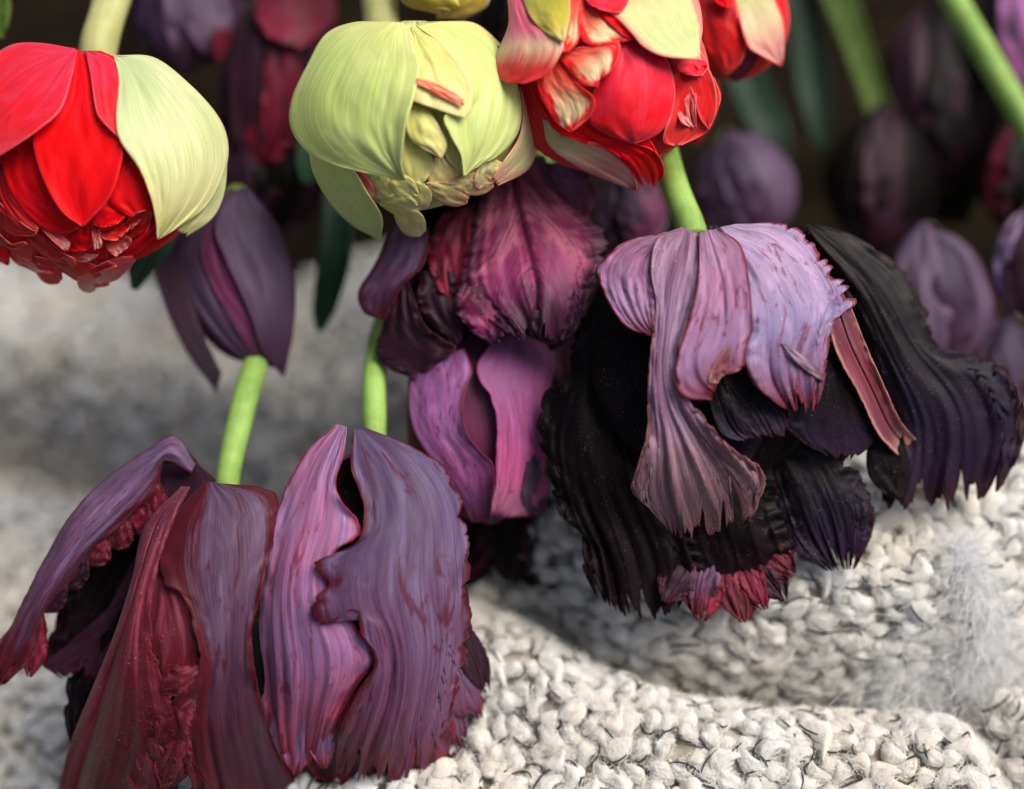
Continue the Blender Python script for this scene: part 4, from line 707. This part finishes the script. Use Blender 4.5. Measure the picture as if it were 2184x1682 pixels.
If.petal('orchid', [(330, 700), (300, 800), (312, 950), (365, 1060), (500, 1250), (545, 1335)], [(520, 660), (548, 750), (516, 850), (522, 980), (580, 1062), (632, 1130), (618, 1330)], [(420, 690), (405, 850), (435, 990), (525, 1140), (585, 1333)], o=(6, 22), lift=(0, 20), tr=.05, n=26, nt=100, ns=36)

Jf = Flower('parrot_tulip', 'magenta feathered parrot tulip with black throat, tucked beneath the green bud', (1100, 400, -240), (1060, 560, 270, 230, 90, 0), -110, Z=Z7, dh=-110)
Jf.stem([(1098, 410, -250), (1096, 330, -290), (1100, 220, -380)], 26, 'stem', world_end=GY(1120, -300))
Jf.shell(['dark', 'wine', 'dark'], back=True, o=0, ruff=8); Jf.shell(['black', 'black', 'black'], o=-60, ruff=8, tl=.1, tr=.1, te=.1)
Jf.petal('black', [(560, 60), (420, 180), (300, 380), (330, 520), (430, 640)], [(640, 60), (600, 250), (560, 420), (560, 560), (520, 660)], None, o=(-40, -30), nt=50, ns=22, te=.08, tl=.1, ruff=8)
Jf.petal('wine', [(430, 140), (380, 260), (400, 400), (460, 480)], [(560, 100), (560, 260), (530, 400), (500, 500)], None, o=(-20, 10), nt=60, ns=26, te=.1, tl=.12, ruff=10, n=16)
Jf.petal('dark', [(350, 360), (340, 480), (400, 580), (470, 640)], [(480, 360), (500, 460), (520, 560), (500, 650)], None, o=(0, 34), nt=60, ns=26, te=.12, tl=.1, ruff=10, n=14)
Jf.petal('magenta', [(500, 420), (480, 500), (530, 580), (610, 640)], [(640, 420), (680, 500), (690, 580), (660, 640)], None, o=(40, 70), nt=60, ns=26, te=.12, tl=.1, tr=.1, ruff=8, n=14)
Jf.petal('mauve', [(840, -60), (850, 20), (900, 90), (960, 150)], [(960, -60), (1010, 20), (1030, 90), (1000, 160)], None, o=(-30, -4), nt=50, ns=24, te=.1, tr=.1, n=14, ruff=6)
Jf.petal('bgpurple', [(880, -10), (830, 60), (900, 160)], [(1000, -20), (1010, 80), (980, 160)], None, o=-30, nt=24, ns=14, te=.1)
Jf.petal('magenta', [(610, -70), (590, 40), (545, 230), (510, 400), (560, 500), (640, 560), (700, 615)], [(830, -90), (880, 30), (985, 140), (1062, 225), (1045, 330), (1000, 450), (985, 520), (935, 615)], [(700, -80), (712, 40), (740, 200), (775, 320), (800, 450), (800, 600)], o=(-40, 90), cre=26, bulge=8, lift=(-10, 10), tl=.08, tr=.10, te=.08, n=40, pleat=5, pf=6, ruff=6, rf=14, nt=150, ns=46)
Jf.petal('dark', [(790, 510), (770, 570), (830, 640)], [(860, 520), (900, 600), (880, 650)], None, o=(80, 90), te=.15, nt=24, ns=14)
Jf.petal('mauve', [(250, 160), (172, 330), (108, 440), (128, 520), (190, 548)], [(350, 150), (385, 225), (355, 340), (275, 420), (210, 552)], None, o=(-40, 60), lift=(0, 12), tr=.06, nt=60, ns=22)
Jf.petal('dark', [(255, 410), (205, 560), (178, 680), (240, 745), (310, 775)], [(300, 390), (360, 560), (430, 620), (485, 662), (390, 735)], None, o=(0, 80), tl=.06, te=.1, n=20, nt=60, ns=26, ruff=6)
Jf.petal('wine', [(400, 600), (300, 690), (300, 770)], [(480, 640), (470, 680), (330, 770)], None, o=(20, 50), nt=24, ns=12, te=.08)

# the big near-black parrot tulip, right
Kf = Flower('parrot_tulip', 'huge near black parrot tulip with lilac crumpled outer petals and spread fringed skirt', (1472, 488, -60), (1520, 760, 330, 330, 150, 0), -10, Z=Z8, dh=-35)
Kf.stem([(1478, 505, -60), (1468, 470, -75), (1440, 400, -120), (1415, 310, -220), (1400, 220, -360)], 32, 'stem', world_end=GY(1380, -300))
Kf.shell(['black', 'dark', 'black'], back=True, o=-20, k=.88, ruff=10, tl=.1, tr=.1, te=.1)
Kf.shell(['black', 'navy', 'black'], o=-90, k=.84, ruff=10, tl=.1, tr=.1, te=.1)
Kf.petal('navy', [(1080, 80), (1140, 210), (1270, 390), (1330, 540), (1390, 700), (1440, 850), (1440, 980), (1400, 1090), (1390, 1150)], [(1150, 80), (1300, 130), (1470, 250), (1565, 400), (1580, 470), (1640, 560), (1760, 590), (1870, 650), (1950, 820), (1935, 960), (1900, 1060)],
         [(1110, 80), (1300, 270), (1420, 470), (1520, 690), (1620, 890), (1650, 1150)], o=(-70, -90), flat=True, bulge=30, tl=.04, tr=.09, te=.08, n=44, ne=19, ruff=7, pleat=3, pf=6, nt=160, ns=50)
Kf.petal('black', [(1370, 840), (1340, 960), (1350, 1060), (1420, 1140)], [(1470, 840), (1500, 980), (1510, 1060), (1490, 1140)], None, o=(-60, -60), flat=True, te=.2, ne=7, nt=30, ns=18)
Kf.petal('navy', [(930, 900), (985, 1150), (1050, 1340), (1160, 1412)], [(1040, 860), (1210, 910), (1290, 1030), (1352, 1170), (1352, 1270), (1310, 1385)], [(985, 880), (1110, 1070), (1190, 1230), (1240, 1395)], o=(-30, -60), flat=True, bulge=22, tr=.2, te=.22, n=26, ne=19, ruff=8, pleat=4, pf=8, nt=120, ns=54)
Kf.petal('black', [(540, 1050), (580, 1250), (630, 1400)], [(950, 900), (1010, 1190), (1070, 1400)], [(740, 1000), (800, 1220), (850, 1440)], o=(-36, -40), flat=True, bulge=20, te=.10, tl=.1, n=22, ne=17, ruff=8, pleat=3, nt=90, ns=40)
for x, y, a, L, wd, mt in ((680, 1320, 118, 250, 150, 'dark'), (730, 1310, 96, 300, 160, 'wine'), (800, 1300, 78, 320, 170, 'burg'), (860, 1310, 55, 270, 150, 'dark'), (760, 1300, 106, 290, 130, 'mauve'), (890, 1320, 35, 200, 130, 'burg'), (830, 1320, 66, 270, 110, 'wine')):
    Kf.blade(mt, x, y, a, L, wd, o=-66, tip=44, cup=5, Z=Z8, flat=True, te=.22, tl=.2, n=10, ne=9, nt=60, ns=40, pleat=4, ruff=5, rf=3)
Kf.petal('black', [(330, 260), (245, 440), (190, 560), (190, 650), (100, 725), (68, 850), (70, 920), (110, 1050), (150, 1205), (235, 1290), (240, 1400), (262, 1480)],
         [(540, 300), (500, 510), (500, 800), (480, 1040), (600, 1230), (650, 1350), (655, 1440), (640, 1520)], [(430, 270), (330, 560), (280, 850), (310, 1090), (390, 1330), (455, 1590)], o=(-60, -40), flat=True, bulge=34, tl=.09, tr=.05, te=.07, n=40, ne=19, ruff=8, pleat=3, nt=170, ns=50)
Kf.petal('navy', [(740, 660), (728, 760), (765, 880), (830, 925)], [(820, 640), (920, 715), (1010, 800), (1042, 890)], None, o=(-30, -10), cre=0, pleat=4, pf=6, te=.08, nt=50, ns=30)
Kf.petal('navy', [(1130, 540), (1060, 720), (1030, 840), (1060, 905), (1150, 965)], [(1230, 540), (1320, 750), (1370, 900), (1310, 985)], None, o=(-20, -18), te=.12, tl=.1, n=18, pleat=3, pf=6, nt=70, ns=36)
Kf.petal('redrim', [(1180, 430), (1225, 580), (1310, 740), (1390, 900), (1500, 1010)], [(1275, 390), (1335, 540), (1405, 700), (1475, 850), (1550, 930)], None, o=(10, -10), cre=16, lift=(12, 20), te=.08, tl=.08, n=20, nt=80, ns=26)
Kf.petal('heropink', [(560, 110), (400, 148), (300, 240), (298, 290), (340, 385), (405, 475), (500, 515)], [(570, 130), (515, 230), (522, 350), (518, 505)], None, o=(-14, 10), tl=.05, te=.06, n=18, pleat=4, nt=60, ns=26)
Kf.petal('herotip', [(620, 92), (525, 135), (502, 250), (522, 400), (502, 560), (490, 750), (488, 900), (440, 1050), (425, 1120), (480, 1170)], [(690, 120), (688, 300), (650, 450), (602, 590), (625, 720), (705, 830), (800, 940), (930, 1040), (955, 1120)],
         [(645, 100), (592, 300), (562, 550), (560, 740), (610, 900), (660, 1040), (660, 1250)], o=(6, 16), lift=(6, 14), tl=.06, tr=.08, te=.17, n=34, ne=17, pleat=4, pf=6, ruff=5, nt=150, ns=52)
Kf.petal('hero', [(750, 100), (850, 280), (890, 480), (862, 590), (900, 700), (985, 772)], [(830, 80), (1000, 76), (1085, 120), (1145, 195), (1275, 350), (1280, 400), (1210, 460), (1180, 600), (1165, 765)], [(785, 88), (950, 240), (1030, 430), (1050, 600), (1075, 785)], o=(8, 18), lift=(6, 4), tr=.16, te=.09, n=34, ne=12, pleat=8, pf=3, ruff=6, nt=120, ns=48)
Kf.petal('heropink', [(690, 112), (684, 300), (650, 450), (602, 600), (598, 700), (640, 752), (725, 765)], [(760, 98), (850, 160), (885, 300), (895, 480), (868, 570), (860, 630), (790, 640)], [(722, 104), (775, 300), (785, 470), (740, 620), (745, 720)], o=(14, 26), lift=(8, 8), te=.05, tl=.03, pleat=6, pf=3, cre=6, n=24, nt=110, ns=40)
Kf.petal('herotip', [(1010, 540), (1060, 610), (1130, 665), (1172, 690)], [(1020, 545), (1090, 590), (1150, 640), (1176, 686)], None, o=(22, 34), nt=40, ns=12)
Kf.petal('redrim', [(790, 560), (740, 640), (728, 690), (760, 700)], [(870, 570), (850, 640), (800, 660), (775, 665)], None, o=(26, 34), nt=44, ns=16, te=.1, tl=.1, n=8)

# ---- tulips further back
def back_tulip(label, body, h0, mats, base_end, name='tulip', r=28, stem='stem', front=3, **kw):
    h0 = h0 - 250; cx, cy, rx, ry, hz, rot = body; f0 = Flower.__new__(Flower); f0.cx, f0.cy, f0.rx, f0.ry, f0.rot = cx, cy, rx, ry, math.radians(rot)
    kw = {**dict(tl=.07, tr=.07, te=.07, ruff=10), **kw}
    bu, bv = f0.loc(-.97, 0); F_ = Flower(name, label, (float(bu), float(bv), h0), body, h0)
    F_.shell(mats, back=True, o=0, **kw); F_.shell(mats, o=0, n=front, jit=.16, bulge=14, lift=(16, -10), pleat=5, **kw); F_.shell(mats[::-1], o=-24, k=.92, n=2, **kw)
    p_ = f0.loc(-.7, 0); F_.stem([(float(p_[0]), float(p_[1]), h0 + 10), (float(p_[0]), float(p_[1] - 10), h0 - 120), (float(p_[0]), float(p_[1] - 14), h0 - 300)], r, stem, world_end=GY(cx, cy - .45*ry))
    return F_
back_tulip('blurred smooth mauve tulip standing behind the skirt of the near black parrot tulip', (1992, 640, 145, 180, 110, -6), -300, ['bgpurple', 'budgrey', 'bgpurple'], (1980, -200))
back_tulip('dark violet tulip behind the outer end of the near black fringed skirt', (2150, 830, 130, 170, 90, 0), -330, ['dark', 'bgpurple', 'dark'], (2200, -200))
back_tulip('black filler tulip added to darken the gap between the orchid pink and the near black tulips', (1215, 740, 120, 230, 60, 0), -300, ['black', 'dark', 'black'], (1240, -200))  # added bloom, its black petals darken a gap that showed bright
t = back_tulip('lilac edged dark tulip cut off beyond the smooth mauve tulip', (2205, 560, 95, 130, 80, 0), -330, ['hero', 'dark', 'wine'], (2300, -200))
back_tulip('dusky violet tulip standing directly behind the stem of the near black parrot tulip', (1580, 400, 120, 125, 90, -20), -560, ['bgpurple', 'bgpurple', 'budgrey'], (1620, -300))
back_tulip('dusky plum tulip wedged between the flamed tulip and the magenta feathered one', (1340, 440, 95, 110, 70, -10), -330, ['budgrey', 'bgpurple', 'budwine'], (1330, -320))
t = back_tulip('grey violet parrot tulip with a pink curled petal tip behind the pale stem', (385, 20, 120, 135, 90, -8), -430, ['bgpurple', 'budgrey', 'bgpurple'], (400, -360), 'parrot_tulip', tl=.08, tr=.08, te=.06)
t.petal('budgrey', [(390, -20), (388, 40), (420, 100), (455, 128)], [(470, -40), (500, 40), (500, 90), (478, 130)], None, o=(10, 40), Z=ZU, nt=36, ns=18)
t.petal('bgpurple', [(300, -40), (310, 60), (340, 110), (378, 150)], [(370, -40), (385, 40), (392, 100), (382, 152)], None, o=(10, 30), Z=ZU, nt=36, ns=18)
t.petal('wine', [(455, 60), (450, 110), (470, 130)], [(500, 60), (502, 100), (480, 132)], None, o=(48, 56), Z=ZU, nt=20, ns=10)
t = back_tulip('maroon parrot tulip hanging in shade between the scarlet tulip and the green bud', (585, 160, 130, 230, 100, 6), -380, ['dark', 'wine', 'dark'], (600, -360), 'parrot_tulip', tl=.1, tr=.1, te=.1, ruff=8)
t.petal('wine', [(560, -30), (540, 30), (570, 80)], [(700, -40), (720, 40), (640, 110)], None, o=(20, 50), Z=ZU, nt=30, ns=18, te=.08)
t.petal('wine', [(500, 200), (490, 290), (540, 350)], [(640, 180), (640, 280), (590, 350)], None, o=(0, 10), Z=ZU, nt=30, ns=18, te=.1, ruff=8)
t = back_tulip('dark plum parrot tulip in deep shade behind the slanting green stem', (2010, 210, 140, 200, 110, -10), -760, ['dark', 'black', 'dark'], (2060, -260), 'parrot_tulip', tl=.1, tr=.1, te=.1, ruff=10)
t.petal('black', [(1900, 260), (1900, 380), (1980, 470)], [(2080, 260), (2100, 380), (2060, 480)], None, o=-10, Z=ZU, nt=30, ns=18)
back_tulip('bright violet tulip beyond the slanting green stem', (2190, 90, 110, 190, 90, -10), -640, ['bgpurple', 'orchid', 'bgpurple'], (2260, -300))
back_tulip('wine red tulip low behind the slanting green stem', (2170, 370, 90, 130, 80, 10), -620, ['wine', 'black', 'dark'], (2240, -200))
back_tulip('black filler tulip added behind the tip of the olive leaf to darken the ground', (1880, 380, 130, 170, 90, 0), -620, ['black', 'dark', 'black'], (1900, -200))  # added dark bloom covering ground that came out too bright
back_tulip('black filler tulip added to darken the gap above the smooth purple bud', (560, 360, 150, 170, 90, 0), -420, ['black', 'dark', 'black'], (520, -300))  # added black bloom, makes the open space behind the bud dark
back_tulip('black filler tulip added to darken the gap between green bud and flamed tulip', (1110, 40, 110, 150, 80, 0), -430, ['black', 'black', 'dark'], (1110, -460))  # added black bloom, keeps the background dark here
sl = Flower('cut_tulip', 'bare bright green tulip stem slanting across the shaded corner', (2184, 290, -420), (2100, 150, 10, 10, 1, 0), -420, cat='tulip')
sl.stem([(2330, 520, -560), (2250, 380, -580), (2184, 258, -600), (2105, 120, -630), (2030, -10, -680), (1960, -140, -760)], 33, 'stem', world_end=GY(1840, -420))

# ---- leaves
def leaf(label, L, R, h, mat, Mi=None, bulge=-20, end=None):
    F_ = Flower('tulip_leaf', label, (L[0][0], L[0][1], h), (L[0][0], L[0][1], 10, 10, 1, 0), h, cat='leaf')
    F_.petal(mat, L, R, Mi, flat=True, bulge=bulge, nt=60, ns=14, thick=7, name='blade'); return F_
leaf('dark green pointed leaf tip hanging below the scarlet double tulip', [(400, 380, -120), (345, 450, -60), (300, 520), (276, 580), (283, 616)], [(440, 420, -120), (395, 490, -60), (360, 535), (325, 580), (290, 617)], -290, 'leaf')
leaf('blue green strap leaf hanging between purple bud and magenta tulip', [(690, 300, -120), (690, 420, -60), (678, 560), (668, 660), (678, 705)], [(745, 300, -120), (750, 420, -60), (748, 540), (722, 640), (690, 706)], -520, 'leaf')
leaf('small green leaf fold showing beneath the green bud', [(640, 280, -40), (632, 340), (645, 390)], [(690, 280, -40), (690, 350), (662, 392)], -520, 'leaf')
leaf('olive green drooping leaf with tapered tip in front of the dark plum tulip', [(1690, -120, -200), (1755, 0, -120), (1815, 150, -50), (1865, 300), (1895, 400), (1912, 440)], [(1790, -120, -200), (1830, 0, -120), (1875, 150, -50), (1920, 280), (1945, 360), (1925, 440)], -900, 'leafolive')
leaf('deep green leaf arching down beside the flamed tulip', [(1500, 40, -100), (1540, 150, -60), (1590, 260), (1640, 350)], [(1590, 40, -100), (1630, 150, -60), (1680, 260), (1690, 350)], -900, 'leafdark')
leaf('deep green broad leaf behind the olive leaf', [(1640, -100, -100), (1680, 60, -60), (1700, 200), (1740, 320)], [(1720, -100, -100), (1750, 60, -60), (1775, 200), (1765, 320)], -1000, 'leafdark')
leaf('small olive leaf tip beside the pale stem of the scarlet tulip', [(-60, -60, -60), (-40, 20), (-5, 80)], [(10, -60, -60), (22, 20), (5, 82)], -300, 'leafolive')
for o in COL.objects:
    if 'o_' in o: del o['o_']
